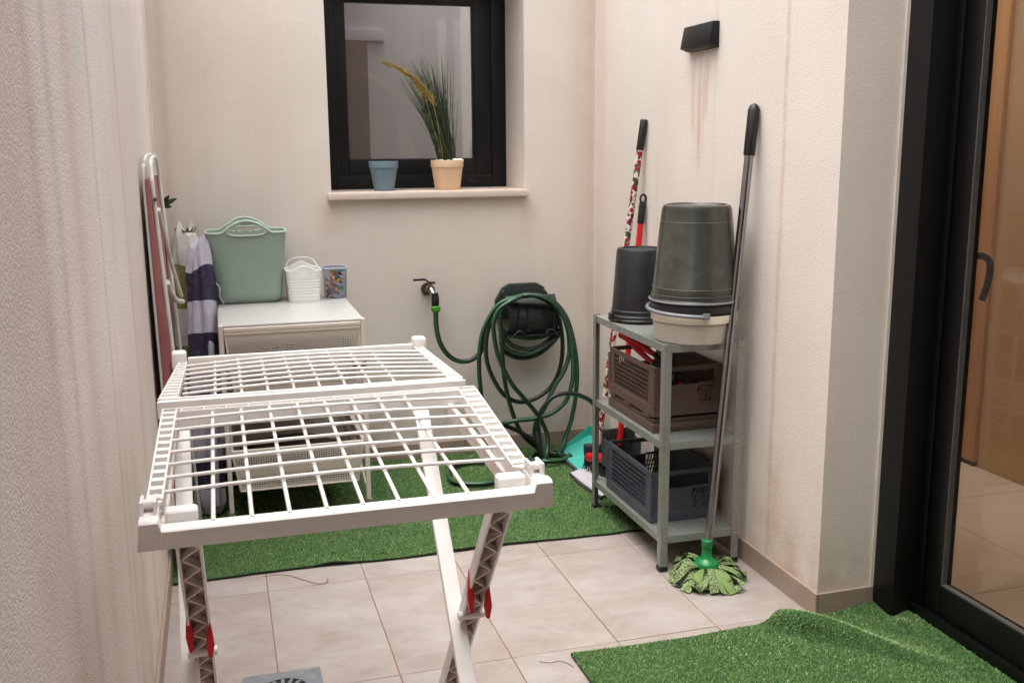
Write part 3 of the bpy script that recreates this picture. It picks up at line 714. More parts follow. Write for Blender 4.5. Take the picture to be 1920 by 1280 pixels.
    sb2 = t.part(q, 'seam_beam', 'white', bevel=.0012, seg=1)
    for k in range(7):
        y = 2.040+.0475*k; P = []
        for i in range(11):
            s = i/10; P.append((-.087+.530*s, y, zf2(y)-.003+.010*math.sin(math.pi*s)))
        t.part(M().tube(P, .0030, 8), 'cross_bar', 'white', smooth=60)
    for k in range(8):
        x = -.025+.0512*k; s = (x+.087)/.53
        P = [(x, 2.003+.052*i, zf2(2.003+.052*i)-.009+.010*math.sin(math.pi*s)*(1 if i else .2)) for i in range(8)]
        t.part(M().tube(P, .0030, 8), 'length_bar', 'white', smooth=60)
    t.part(M().box(-.085, .441, 2.378, 2.394, .828, .864), 'far_rail', 'white', bevel=.005)
    for x in (-.103, .456):
        t.part(M().box(x-.016, x+.016, 2.366, 2.402, .838, .880), 'corner_knob', 'white', bevel=.007, seg=3)
    # side arms below the near wing
    for x in (-.098, .420):
        q = M().obox((x, 1.42, .808), (x, 1.97, .828), .010, .028, (1, 0, 0)); t.part(q, 'side_arm', 'rib', bevel=.002, seg=1)
    # the crossed legs: U-section, ribbed on the open side
    def leg(x, a, b, wd, th, openside, name='leg'):
        a, b = Vector((x, *a)), Vector((x, *b)); d = (b-a).normalized(); L = (b-a).length
        n = Vector((1, 0, 0)).cross(d).normalized()      # leg depth direction
        if n.y > 0: n = -n                               # towards the viewer
        q = M(); X = Vector((1, 0, 0))
        def bar(p, r_, wx, wn): q.obox(p, r_, wx, wn, (1, 0, 0))
        if openside:
            for s in (-1, 1): q.obox(a+X*(s*(wd/2-.002)), b+X*(s*(wd/2-.002)), .004, th, (1, 0, 0))
            q.obox(a-n*(th/2-.0015), b-n*(th/2-.0015), wd-.0085, .003, (1, 0, 0))
            lg = t.part(q, name, 'white')
            k = int(L/.030); z_ = M(); pts = []
            for i in range(k+1): pts.append(a+d*(L*i/k)+X*((wd/2-.005)*(1 if i % 2 else -1))+n*(th*.08))
            for i in range(k): z_.obox(pts[i], pts[i+1], .003, th*.55, tuple(X.cross(n)))
            t.part(z_, 'truss_ribs', 'rib', lg); 
            ins = M().obox(a-n*(th/2-.0040), b-n*(th/2-.0040), wd-.009, .0015, (1, 0, 0)); t.part(ins, 'channel_shade', plastic('shaded_channel_plastic', lin('#b39c8c'), .6, .06), lg)  # darker sheet paints the shade inside the open leg channel
        else:
            q.obox(a, b, wd, th, (1, 0, 0)); lg = t.part(q, name, 'white', bevel=.003)
        return lg
    A0, A1, B0, B1 = (1.435, .795), (2.045, .012), (2.0, .835), (1.25, .012)
    for x in (-.068, .400): leg(x, A0, A1, .036, .022, True)
    for x in (-.090, .378): leg(x, B0, B1, .030, .016, False)
    # foot bars and red locking clips at the crossings
    t.part(M().tube([(-.087, 2.045, .012), (.418, 2.045, .012)], .011, 10), 'foot_bar', 'white', smooth=50)
    t.part(M().tube([(-.106, 1.25, .012), (.394, 1.25, .012)], .011, 10), 'foot_bar', 'white', smooth=50)
    for x in (-.068, .400):
        for s, dz, ln in ((-1, .022, .036), (1, .0, .028)):
            cx = x+s*.0145; cy, cz = 1.592, .550+dz
            c = M(); w_ = .006
            pr = [(-.003, -ln), (.003, -ln*1.05), (.0075, -ln*.25), (.0055, ln*.5), (.0030, ln*1.25), (-.0025, ln*.5), (-.0055, -ln*.2)]
            n_ = len(pr)
            c.add([(cx+s*p_[0], cy-w_, cz+p_[1]) for p_ in pr]+[(cx+s*p_[0], cy+w_, cz+p_[1]) for p_ in pr], [tuple(range(n_)), tuple(range(2*n_-1, n_-1, -1))]+[(i, n_+i, n_+(i+1) % n_, (i+1) % n_) for i in range(n_)])
            t.part(c, 'locking_clip', 'red', bevel=.0015, seg=1, label='red locking clip at the leg crossing')
        t.part(M().tube([(x-.024, 1.655, .50), (x+.024, 1.655, .50)], .008, 12), 'pivot_pin', 'white', smooth=50)
rack()

# ================================================================== steel shelf and what it carries
SX0, SX1, SY0, SY1 = 1.286, 1.560, 2.752, 3.362
def shelf():
    t = T('steel_shelf', (1.42, 3.06, 0), 'low galvanised steel shelf unit against the stained wall', 'shelf')
    for x, y, sx, sy in ((SX0, SY0, 1, 1), (SX1, SY0, -1, 1), (SX0, SY1, 1, -1), (SX1, SY1, -1, -1)):
        w_, th = .025, .0022
        q = M(); q.box(min(x, x+sx*w_), max(x, x+sx*w_), min(y, y+sy*th), max(y, y+sy*th), .014, .738)
        q.box(min(x, x+sx*th), max(x, x+sx*th), min(y+sy*th, y+sy*w_), max(y+sy*th, y+sy*w_), .014, .738)
        lg = t.part(q, 'leg', 'galv')
        t.part(M().box(min(x-sx*.002, x+sx*.027), max(x-sx*.002, x+sx*.027), min(y-sy*.002, y+sy*.027), max(y-sy*.002, y+sy*.027), .001, .018), 'foot', 'black', lg, bevel=.002, seg=1)
        for z in (.722, .412, .105):
            b = M(); b.tube([(x-sx*.0022, y+sy*.014, z), (x+sx*.0005, y+sy*.014, z)], .0042, 8); b.tube([(x+sx*.014, y-sy*.0022, z), (x+sx*.014, y+sy*.0005, z)], .0042, 8)
            t.part(b, 'bolt', 'screw', lg)
    for z in (.734, .424, .116):
        q = M(); a, e = .003, .023
        x0, x1, y0, y1 = SX0+a, SX1-a, SY0+a, SY1-a
        q.box(x0, x1, y0, y1, z-.003, z)
        q.box(x0, x1, y0, y0+.002, z-e, z-.003); q.box(x0, x1, y1-.002, y1, z-e, z-.003)
        q.box(x0, x0+.002, y0+.002, y1-.002, z-e, z-.003); q.box(x1-.002, x1, y0+.002, y1-.002, z-e, z-.003)
        q.box(x0+.002, x0+.014, y0+.002, y1-.002, z-e, z-e+.0015); q.box(x0+.014, x1-.002, y0+.002, y0+.014, z-e, z-e+.0015)
        t.part(q, 'shelf_board', 'galv')
shelf()

def crate(base, mat, label, folded=False, h=.165):
    x0, x1, y0, y1, z = base
    t = T('folding_crate', ((x0+x1)/2, (y0+y1)/2, z), label, 'crate')
    if folded:
        q = M(); q.box(x0, x1, y0, y1, z, z+.030); t.part(q, 'base_tray', mat, bevel=.003)
        q = M(); q.box(x0+.004, x1-.004, y0+.010, y1-.010, z+.0305, z+.044); t.part(q, 'folded_side', mat, bevel=.003)
        for yy in (y0+.03, (y0+y1)/2, y1-.06): t.part(M().box(x0-.001, x0+.02, yy, yy+.05, z+.0445, z+.052), 'latch_lug', mat, bevel=.002)
        t.part(M().box(x0+.06, x1-.06, y0-.002, y0+.006, z+.008, z+.024), 'front_latch', mat, bevel=.002)
        return t
    th = .006
    q = M(); q.box(x0, x1, y0, y0+th, z, z+.032); q.box(x0, x1, y1-th, y1, z, z+.032); q.box(x0, x0+th, y0+th, y1-th, z, z+.032); q.box(x1-th, x1, y0+th, y1-th, z, z+.032); q.box(x0+th, x1-th, y0+th, y1-th, z, z+.005)
    t.part(q, 'base_tray', mat, bevel=.0015, seg=1)
    # long lattice sides
    for xs, sg in ((x0+.003, 1), (x1-.003, -1)):
        q = M(); xa, xb = min(xs, xs+sg*.004), max(xs, xs+sg*.004)
        q.box(xa-.001, xb+.003, y0+.004, y1-.004, z+h-.016, z+h)           # rim
        q.box(xa, xb, y0+.004, y0+.045, z+.033, z+h-.0165); q.box(xa, xb, y1-.045, y1-.004, z+.033, z+h-.0165)
        q.box(xa, xb, y0+.0455, y1-.0455, z+.033, z+.040)
        if sg < 0:
            q.box(xa, xb, y0+.0455, y1-.0455, z+.0405, z+h-.0165); t.part(q, 'plain_side', mat); continue
        for a0, a1, sl in ((y0+.046, (y0+y1)/2, -.02), ((y0+y1)/2, y1-.046, -.02)):
            n = 9
            for i in range(n+1):
                yy = a0+(a1-a0)*i/n
                q.obox((xs+sg*.002, yy, z+.040), (xs+sg*.002, max(a0, yy+sl), z+h-.016), .0030, .004, (0, 1, 0))
        for k in range(1, 7):
            zz = z+.040+(h-.056)*k/7; q.box(xa+.0004, xb-.0004, y0+.0457, y1-.0457, zz-.0011, zz+.0011)
        t.part(q, 'lattice_side', mat)
    for ys, sg in ((y0+.003, 1), (y1-.003, -1)):
        q = M(); ya, yb = min(ys, ys+sg*.004), max(ys, ys+sg*.004); hz = z+h-.060
        q.box(x0+.010, x1-.010, ya-.001, yb+.003, z+h-.014, z+h)           # handle bar
        q.box(x0+.010, x0+.034, ya, yb, z+.033, z+h-.0145); q.box(x1-.034, x1-.010, ya, yb, z+.033, z+h-.0145)
        q.box(x0+.0345, x1-.0905, ya, yb, z+.033, hz); q.box(x1-.0900, x1-.0345, ya, yb, z+.033, z+.040); q.box(x1-.0900, x1-.0345, ya, yb, hz-.004, hz+.004)
        q.box(x0+.060, x1-.112, ya-.0015, ya-.0001, z+.046, hz-.012)
        for i in range(6):
            xx = x1-.092+.0105*i; q.obox((xx, ys+sg*.002, z+.040), (min(xx+.016, x1-.035), ys+sg*.002, hz-.004), .0042, .004, (1, 0, 0))
        for k in range(3): q.box(x1-.0900, x1-.0345, ya+.0004, yb-.0004, z+.050+.016*k, z+.0535+.016*k)
        t.part(q, 'handle_end', mat)
    for x, y in ((x0, y0), (x1, y0), (x0, y1), (x1, y1)):
        q = M().box(x-.002 if x == x0 else x-.012, x+.012 if x == x0 else x+.002, y-.002 if y == y0 else y-.012, y+.012 if y == y0 else y+.002, z+.030, z+h-.02)
        t.part(q, 'corner_post', mat, bevel=.002, seg=1)
    return t
crate((1.305, 1.552, 2.868, 3.255, .4245), 'brown_crate', 'folded flat brown crate under the open brown crate', folded=True)
crate((1.305, 1.552, 2.868, 3.255, .4775), 'brown_crate', 'open brown plastic crate on the middle shelf holding red tools', h=.160)
crate((1.303, 1.545, 2.872, 3.262, .1165), 'blue_crate', 'empty slate blue plastic crate on the bottom shelf', h=.172)

# red handled tools in the brown crate
t = T('garden_shears', (1.40, 3.05, .49), 'red and black handled shears sticking out of the brown crate', 'shears')
for k, (pts, r) in enumerate((([(1.33, 3.20, .690), (1.35, 3.12, .672), (1.375, 3.02, .650)], .012), ([(1.37, 3.24, .695), (1.36, 3.16, .655), (1.38, 3.04, .615)], .011))):
    P = catmull(pts, 6); t.part(M().tube(P, [r*(1.25-.5*i/(len(P)-1)) for i in range(len(P))], 10), 'grip', 'red', smooth=50)
    t.part(M().tube(catmull([pts[-1], (1.41+.02*k, 2.96, .60), (1.45, 2.90, .55)], 6), r*.8, 10), 'arm', 'black', smooth=50)
t.part(M().obox((1.45, 2.90, .552), (1.50, 2.885, .52), .03, .006, (0, 0, 1)), 'blade', 'steel')
t = T('trowel', (1.47, 2.95, .49), 'flat red plastic tool lying inside the brown crate', 'tool')
t.part(M().obox((1.40, 2.90, .585), (1.50, 2.98, .50), .06, .008, (0, 1, 0)), 'blade', 'red', bevel=.003)
t.part(M().tube([(1.40, 2.90, .585), (1.375, 2.885, .60)], .009, 10), 'handle', 'black', smooth=50)

# ---------------- buckets
def bucket_black():
    c = (1.402, 3.215, .7345)
    t = T('bucket', c, 'black bucket upside down at the far end of the top shelf', 'bucket')
    p = [(.100, .0), (.104, .003), (.104, .022), (.098, .026), (.098, .040), (.0955, .042), (.082, .244), (.078, .252), (.068, .253), (.066, .247), (.001, .247)]
    t.part(M().lathe(p, 48, c, False, False), 'body', 'bucket_black', smooth=40)
    P = [(c[0]+.107*math.cos(a), c[1]+.107*math.sin(a), c[2]+.008-.004*math.sin(a)) for a in [math.pi+math.pi*i/20 for i in range(21)]]
    t.part(M().tube(P, .0025, 6), 'bail', 'steel', smooth=50)
    for s in (-1, 1): t.part(M().box(c[0]+s*.1055-.006, c[0]+s*.1055+.006, c[1]-.014, c[1]+.014, c[2]+.004, c[2]+.03), 'ear', 'bucket_black', bevel=.003)
bucket_black()
BC = (1.424, 2.838)
def tub():
    c = (*BC, .7345); t = T('tub', c, 'cream plastic tub at the bottom of the bucket stack', 'tub')
    p = [(.118, 0), (.122, .003), (.129, .062), (.1285, .0635), (.126, .0635), (.117, .01), (.001, .008)]
    t.part(M().lathe(p, 56, c, True, False), 'body', plastic('greyish_tub_plastic', lin('#b3aca0'), .35, .05, .12), smooth=40)
    p = [(.129, .064), (.1345, .066), (.1358, .088), (.134, .091), (.130, .091), (.1275, .066), (.129, .064)]
    t.part(M().lathe(p, 56, c, False, False), 'rim', 'cream', smooth=40)
tub()
def dark_bucket():
    c = (*BC, .757); t = T('bucket', c, 'dark bucket nested in the cream tub with a grey lifted bail', 'bucket')
    p = [(.105, 0), (.110, .005), (.124, .070), (.132, .072), (.138, .076), (.1385, .096), (.136, .099), (.130, .099), (.128, .08), (.108, .01), (.001, .01)]
    t.part(M().lathe(p, 56, c, True, False), 'body', 'bucket_dark', smooth=40)
    P = [(BC[0]+.145*math.cos(a)-.002, BC[1]+.145*math.sin(a)-.002, .838-.012*i/24) for i, a in enumerate([math.pi*.72+math.pi*.72*i/24 for i in range(25)])]
    t.part(M().box(P[-1][0]-.012, P[-1][0]+.010, P[-1][1]-.004, P[-1][1]+.006, .818, .838), 'bail_clip', 'bucket_ring', bevel=.003)
    t.part(M().tube(P, .0065, 8), 'bail', 'bucket_ring', smooth=50)
dark_bucket()
def grey_bucket():
    c = (*BC, .8565); t = T('bucket', c, 'large grey bucket upside down on top of the bucket stack', 'bucket')
    p = [(.133, .0), (.139, .002), (.1395, .012), (.137, .014), (.136, .026), (.132, .028), (.1315, .046), (.1305, .0475), (.1120, .248), (.1110, .250), (.1075, .284), (.103, .296), (.094, .300), (.091, .296), (.001, .2955)]
    t.part(M().lathe(p, 64, c, False, False), 'body', 'bucket_grey', smooth=35)
    P = [(c[0]+.1405*math.cos(a), c[1]+.1405*math.sin(a), c[2]+.007) for a in [2*math.pi*i/48 for i in range(48)]]
    t.part(M().tube(P, .0034, 8, True), 'rim_ring', 'bucket_ring', smooth=50)
    for rr_, zz_ in ((.1118, .249), (.1312, .0475)):
        P = [(c[0]+rr_*math.cos(a), c[1]+rr_*math.sin(a), c[2]+zz_) for a in [2*math.pi*i/48 for i in range(48)]]
        t.part(M().tube(P, .0009, 5, True), 'moulded_line', plastic('bucket_line_plastic', lin('#5c5c55'), .3, .03), smooth=50)
grey_bucket()

# ---------------- mop
def mop():
    base = Vector((1.395, 2.655, .0)); top = Vector((1.575, 2.776, 1.455)); s0 = Vector((1.401, 2.660, .075))
    t = T('mop', tuple(base), 'green strip mop with a chrome handle leaning on the right wall', 'mop')
    d = (top-s0).normalized()
    t.part(M().tube([s0+d*.03, top-d*.15], .0138, 16), 'handle', 'steel', smooth=50)
    t.part(M().tube([top-d*.155, top-d*.15, top-d*.02, top-d*.006, top], [.0160, .0178, .0178, .014, .007], 14), 'grip', 'black', smooth=50)
    b = s0-Vector((0, 0, .036))
    b2 = b+Vector((0, 0, .014))
    t.part(M().lathe([(.038, -.016), (.040, .002), (.036, .010), (.024, .018), (.0165, .026), (.0155, .052), (.0175, .054), (.0175, .078), (.014, .080)], 32, tuple(b2), True, True), 'socket', 'green_gloss', smooth=45)
    # mesh-fabric strips
    m_, tt, bb = new_mat('green_mop_fabric'); v = coords(tt)
    vo = N(tt, 'ShaderNodeTexVoronoi', Scale=165.0, feature='DISTANCE_TO_EDGE'); tt.links.new(v, vo.inputs['Vector'])
    f = mathn(tt, 'LESS_THAN', vo.outputs['Distance'], .16)
    tt.links.new(mixc(tt, f, lin('#1e2a17'), lin('#859a66')), bb.inputs['Base Color']); bb.inputs['Roughness'].default_value = .85
    bump(tt, bb, vo.outputs['Distance'], .5, .002)
    m2 = plastic('pale_green_mop_fabric', lin('#748a50'), .85, .2, bumps=.4); MAT['mop1'] = m_; MAT['mop2'] = m2
    r = random.Random(21); n = 34
    for k in range(n):
        a = 2*math.pi*k/n+r.uniform(-.06, .06); lay = k % 3
        L = r.uniform(.085, .118)-(.012 if lay == 0 else 0); wdt = r.uniform(.022, .034); hz = b.z-.004-.004*lay
        arch = r.uniform(.004, .022)+(.016 if lay == 0 else 0); tw = r.uniform(-.9, .9); curl = r.uniform(-.5, .5)
        q = M(); S = 12; o = 0; fold = r.uniform(.10, .9)
        loop = r.random() < .5
        for i in range(S):
            s = i/(S-1); aa = a+curl*s*s; ph = s*2.45; rad = .022+L*s*(1 if s < .85 else .985)
            z = hz*(1-s**1.8)+arch*math.sin(math.pi*min(1, s*1.05))+.0035+.006*(lay == 0)*s
            if loop: rad = .022+L*math.sin(ph)*.97; z = .004+(hz+arch*.45)*(.5+.5*math.cos(ph*1.25))+.008*math.sin(ph)
            cx, cy = b.x+rad*math.cos(aa), b.y+rad*math.sin(aa); cx = min(cx, 1.575)
            tn = Vector((-math.sin(aa), math.cos(aa), 0)); tilt = tw*math.sin(s*5+k)
            e = tn*math.cos(tilt)*wdt/2*(.55+.45*min(1, s*2.5))+Vector((0, 0, math.sin(tilt)*wdt/2))
            mid = Vector((cx, cy, max(z, .003)))
            for j in (-1, 0, 1):
                p_ = mid+e*j+Vector((0, 0, .004*(1-abs(j))*math.sin(s*3)))
                q.v.append((p_.x, p_.y, max(p_.z, .0015)))
        for i in range(S-1):
            for j in range(2): q.f.append((i*3+j, i*3+j+1, i*3+j+4, i*3+j+3)); q.m.append(0)
        q.v += [(x, y, z-.0012 if z > .003 else z-.001) for x, y, z in q.v]; nn = S*3
        q.f += [tuple(i+nn for i in f_)[::-1] for f_ in q.f]; q.m += q.m[:]
        for i in range(S-1):
            for j in (0, 2): q.f.append((i*3+j, (i+1)*3+j, (i+1)*3+j+nn, i*3+j+nn)); q.m.append(0)
        t.part(q, 'mop_strip', 'mop1' if r.random() < .84 else 'mop2', smooth=60)
    # little fringes standing round the socket
    q = M()
    for k in range(60):
        a = 2*math.pi*k/60; rr = r.uniform(.034, .050); tn = Vector((-math.sin(a), math.cos(a), 0))*.0028
        p0 = Vector((b.x+rr*math.cos(a), b.y+rr*math.sin(a), b.z-.006)); p1 = p0+Vector((math.cos(a)*.016, math.sin(a)*.016, r.uniform(.0, .010))); p2 = p1+Vector((math.cos(a)*.012, math.sin(a)*.012, -.014))
        q.add([p0-tn, p0+tn, p1+tn, p1-tn, p2+tn, p2-tn], [(0, 1, 2, 3), (3, 2, 4, 5)])
    t.part(q, 'fringe', 'mop1')['kind'] = 'stuff'
mop()

# ---------------- brooms and dustpans behind the shelf
def broom():
    a, b = Vector((1.452, 3.735, .11)), Vector((1.579, 3.605, 1.432)); d = (b-a).normalized()
    t = T('broom', (1.452, 3.735, .01), 'red and white patterned broomstick with a black grip leaning on the wall', 'broom')
    m_, tt, bb = new_mat('red_white_pattern'); v = coords(tt)
    vo = N(tt, 'ShaderNodeTexVoronoi', Scale=70.0); tt.links.new(v, vo.inputs['Vector'])
    sp = tt.nodes.new('ShaderNodeSeparateColor'); tt.links.new(vo.outputs['Color'], sp.inputs[0])
    red = mixc(tt, mathn(tt, 'GREATER_THAN', sp.outputs[1], .55), lin('#a31c26'), lin('#6b1a20'))
    c = mixc(tt, mathn(tt, 'LESS_THAN', vo.outputs['Distance'], .62), lin('#e0d8cc'), red)
    c = mixc(tt, mathn(tt, 'GREATER_THAN', sp.outputs[2], .74), c, lin('#dcd4c6'))
    c = mixc(tt, mathn(tt, 'MULTIPLY', mathn(tt, 'GREATER_THAN', sp.outputs[0], .86), .9), c, lin('#33472c'))
    tt.links.new(c, bb.inputs['Base Color']); bb.inputs['Roughness'].default_value = .35; MAT['pattern'] = m_
    t.part(M().tube([a, b-d*.115], .0125, 12), 'stick', 'pattern', smooth=50)
    t.part(M().tube([b-d*.115, b-d*.005, b], [.0145, .0145, .011], 12), 'grip', 'black', smooth=50)
    t.part(M().box(1.40, 1.53, 3.72, 3.765, .085, .125), 'head', plastic('dark_brush_block', lin('#2c2c30'), .5, .1), bevel=.006)
    q = M(); r = random.Random(4)
    for k in range(160):
        x, y = r.uniform(1.402, 1.528), r.uniform(3.722, 3.763); q.tube([(x, y, .086), (x+r.gauss(0, .008), y+r.gauss(0, .008), .012)], .0016, 4)
    t.part(q, 'bristles', plastic('black_bristle', lin('#202024'), .8, .2))['kind'] = 'stuff'
broom()
def standing_pan():
    a, b = Vector((1.478, 3.565, .17)), Vector((1.578, 3.598, 1.150)); d = (b-a).normalized()
    t = T('long_handled_dustpan', (1.478, 3.58, .012), 'red stick with a black eyelet grip above a dark dustpan', 'dustpan')
    t.part(M().tube([a, b-d*.11], .0115, 12), 'stick', 'red', smooth=50)
    t.part(M().tube([b-d*.112, b-d*.045, b-d*.03], [.0135, .0135, .012], 12), 'grip', 'black', smooth=50)
    n = Vector((0, 1, 0)); e = d.cross(n).normalized(); P = [b-d*.016+(d*math.cos(u)*.016+Vector((e.x, e.y, e.z))*math.sin(u)*.011) for u in [2*math.pi*i/14 for i in range(14)]]
    t.part(M().tube(P, .0045, 8, True), 'eyelet', 'black', smooth=50)
    q = M(); q.box(1.41, 1.55, 3.575, 3.585, .10, .235); q.box(1.41, 1.418, 3.515, 3.5745, .10, .20); q.box(1.542, 1.55, 3.515, 3.5745, .10, .20); q.box(1.41, 1.55, 3.515, 3.585, .092, .0995)
    for k in range(8): q.box(1.4195+.0165*k, 1.4245+.0165*k, 3.571, 3.5745, .105, .225)
    t.part(q, 'pan', plastic('charcoal_pan', lin('#3d403d'), .5, .1), bevel=.0015, seg=1)
    t.part(M().box(1.47, 1.486, 3.545, 3.5705, .0125, .0915), 'stem', 'black', bevel=.002)
standing_pan()
def teal_pan():
    t = T('dustpan', (1.44, 3.90, .012), 'turquoise dustpan with a dark rubber lip lying on the grass', 'dustpan')
    A, B, C_, D = (1.375, 4.005, .020), (1.372, 3.722, .018), (1.560, 3.765, .062), (1.545, 4.06, .070)
    up_ = lambda p, h: (p[0], p[1], p[2]+h)
    q = M(); q.hexa([A, B, C_, D], [up_(A, .003), up_(B, .003), up_(C_, .003), up_(D, .003)])
    q.hexa([D, A, (A[0]+.006, A[1]+.003, A[2]), (D[0]-.004, D[1]-.008, D[2])][::-1], [up_(D, .045), up_(A, .010), (A[0]+.006, A[1]+.003, A[2]+.010), (D[0]-.004, D[1]-.008, D[2]+.045)][::-1])
    q.hexa([B, C_, (C_[0]-.003, C_[1]+.008, C_[2]), (B[0]+.004, B[1]+.006, B[2])], [up_(B, .010), up_(C_, .045), (C_[0]-.003, C_[1]+.008, C_[2]+.045), (B[0]+.004, B[1]+.006, B[2]+.010)])
    q.hexa([C_, D, (D[0]-.008, D[1], D[2]), (C_[0]-.008, C_[1], C_[2])], [up_(C_, .045), up_(D, .045), (D[0]-.008, D[1], D[2]+.045), (C_[0]-.008, C_[1], C_[2]+.045)])
    q.obox((1.44, 3.87, .039), (1.55, 3.90, .066), .016, .006, (0, 1, 0))
    t.part(q, 'pan', 'teal')
    t.part(M().obox((1.370, 4.01, .018), (1.366, 3.715, .016), .014, .009, (1, 0, 0)), 'rubber_lip', 'rubber', bevel=.002)
    t.part(M().tube([(1.552, 3.91, .075), (1.585, 3.915, .13)], .010, 10), 'handle', 'teal', smooth=50)
teal_pan()
def grey_pan():
    t = T('hand_brush_set', (1.36, 3.60, .012), 'pale grey dustpan with a red and black hand brush beside the shelf leg', 'dustpan')
    q = M(); q.grid(lambda u, v: (1.325+.115*u+.02*v*(1-u), 3.715-.30*v+.02*math.sin(u*3), .020+.028*u*u+.010*(v-.5)**2), 10, 12)
    q.grid(lambda u, v: (1.325+.115*u+.02*v*(1-u), 3.715-.30*v+.02*math.sin(u*3), .016+.028*u*u+.010*(v-.5)**2), 10, 12)
    t.part(q, 'pan', 'pale_grey', smooth=60)
    t.part(M().tube(catmull([(1.328, 3.72, .017), (1.325, 3.60, .014), (1.345, 3.41, .016)], 8), .006, 8), 'rubber_lip', 'rubber', smooth=50)
    t.part(M().tube(catmull([(1.40, 3.70, .085), (1.42, 3.62, .105), (1.45, 3.52, .10)], 6), .019, 12), 'brush_back', 'red', smooth=50)
    q = M(); r = random.Random(8)
    for k in range(130):
        s = r.random(); x, y = 1.398+.052*s+r.gauss(0, .008), 3.70-.18*s; q.tube([(x, y, .085), (x-.012+r.gauss(0, .006), y+r.gauss(0, .006), .040)], .0015, 4)
    t.part(q, 'bristles', plastic('black_brush_bristle', lin('#17181b'), .8, .2))['kind'] = 'stuff'
grey_pan()

# ================================================================== tap, hose holder, hose
def tap():
    c = Vector((.838, YB, .745)); t = T('tap', tuple(c), 'metal garden tap with a flat lever on the back wall', 'tap')
    def cyl(p, q_, r, name, mat, parent=None): return t.part(M().tube([p, q_], r, 16), name, mat, parent, smooth=50)
    cyl((.838, 4.167, .745), (.838, 4.157, .745), .027, 'wall_flange', 'brass'); cyl((.838, 4.158, .745), (.842, 4.095, .748), .013, 'body', 'brass')
    cyl((.842, 4.125, .747), (.843, 4.105, .747), .018, 'nut', 'brass')
    cyl((.842, 4.10, .750), (.850, 4.066, .722), .0125, 'spout', 'brass'); cyl((.842, 4.108, .748), (.842, 4.108, .778), .009, 'valve_stem', 'brass')
    q = M(); q.obox((.862, 4.108, .777), (.836, 4.108, .777), .018, .008, (0, 1, 0)); q.obox((.838, 4.108, .777), (.818, 4.106, .793), .015, .007, (0, 1, 0)); q.obox((.819, 4.106, .793), (.768, 4.104, .792), .015, .0085, (0, 1, 0))
    t.part(q, 'lever', 'black', bevel=.001, seg=1)
tap()
def holder():
    t = T('hose_holder', (1.27, YB, .54), 'dark green wall mounted hose holder with two hooks', 'hose holder')
    def rounded(x0, x1, z0, z1, y0, y1, cut):
        pr = [(x0, z0), (x1, z0), (x1, z1-cut), (x1-cut*.45, z1-cut*.25), (x1-cut*.9, z1), (x0+cut*.9, z1), (x0+cut*.45, z1-cut*.25), (x0, z1-cut)]
        n = len(pr); q = M(); q.add([(x, y0, z) for x, z in pr]+[(x, y1, z) for x, z in pr], [tuple(range(n)), tuple(range(2*n-1, n-1, -1))]+[(i, n+i, n+(i+1) % n, (i+1) % n) for i in range(n)]); return q
    t.part(rounded(1.133, 1.382, .60, .752, 4.135, 4.1655, .07), 'back_plate', 'holder', bevel=.006)
    q = M(); q.grid(lambda u, v: (1.165+.225*u, 4.136-.105*math.sin(math.pi*min(1, .12+v*.62))*(.85+.15*math.sin(math.pi*u)), .705-.165*v), 13, 9)
    q.grid(lambda u, v: (1.168+.219*u, 4.136-.100*math.sin(math.pi*min(1, .12+v*.62))*(.85+.15*math.sin(math.pi*u)), .700-.158*v), 13, 9)
    sd_ = t.part(q, 'saddle', 'holder', smooth=60)
    t.part(M().box(1.158, 1.395, 4.030, 4.135, .536, .544), 'lower_shelf', 'holder', bevel=.003)
    for x in (1.205, 1.245, 1.325, 1.362): t.part(M().obox((x, 4.034, .675), (x, 4.026, .555), .006, .010, (1, 0, 0)), 'saddle_rib', 'holder', sd_, bevel=.002, seg=1)
    for x in (1.205, 1.345):
        P = [(x-.022+.044*i/8, 4.022, .548+.016*math.sin(math.pi*i/8)) for i in range(9)]
        t.part(M().tube(P, .005, 8), 'hook', 'holder', smooth=50)
    for x in (1.165, 1.352): t.part(M().tube([(x, 4.136, .722), (x, 4.131, .722)], .005, 10), 'screw', 'screw')
holder()
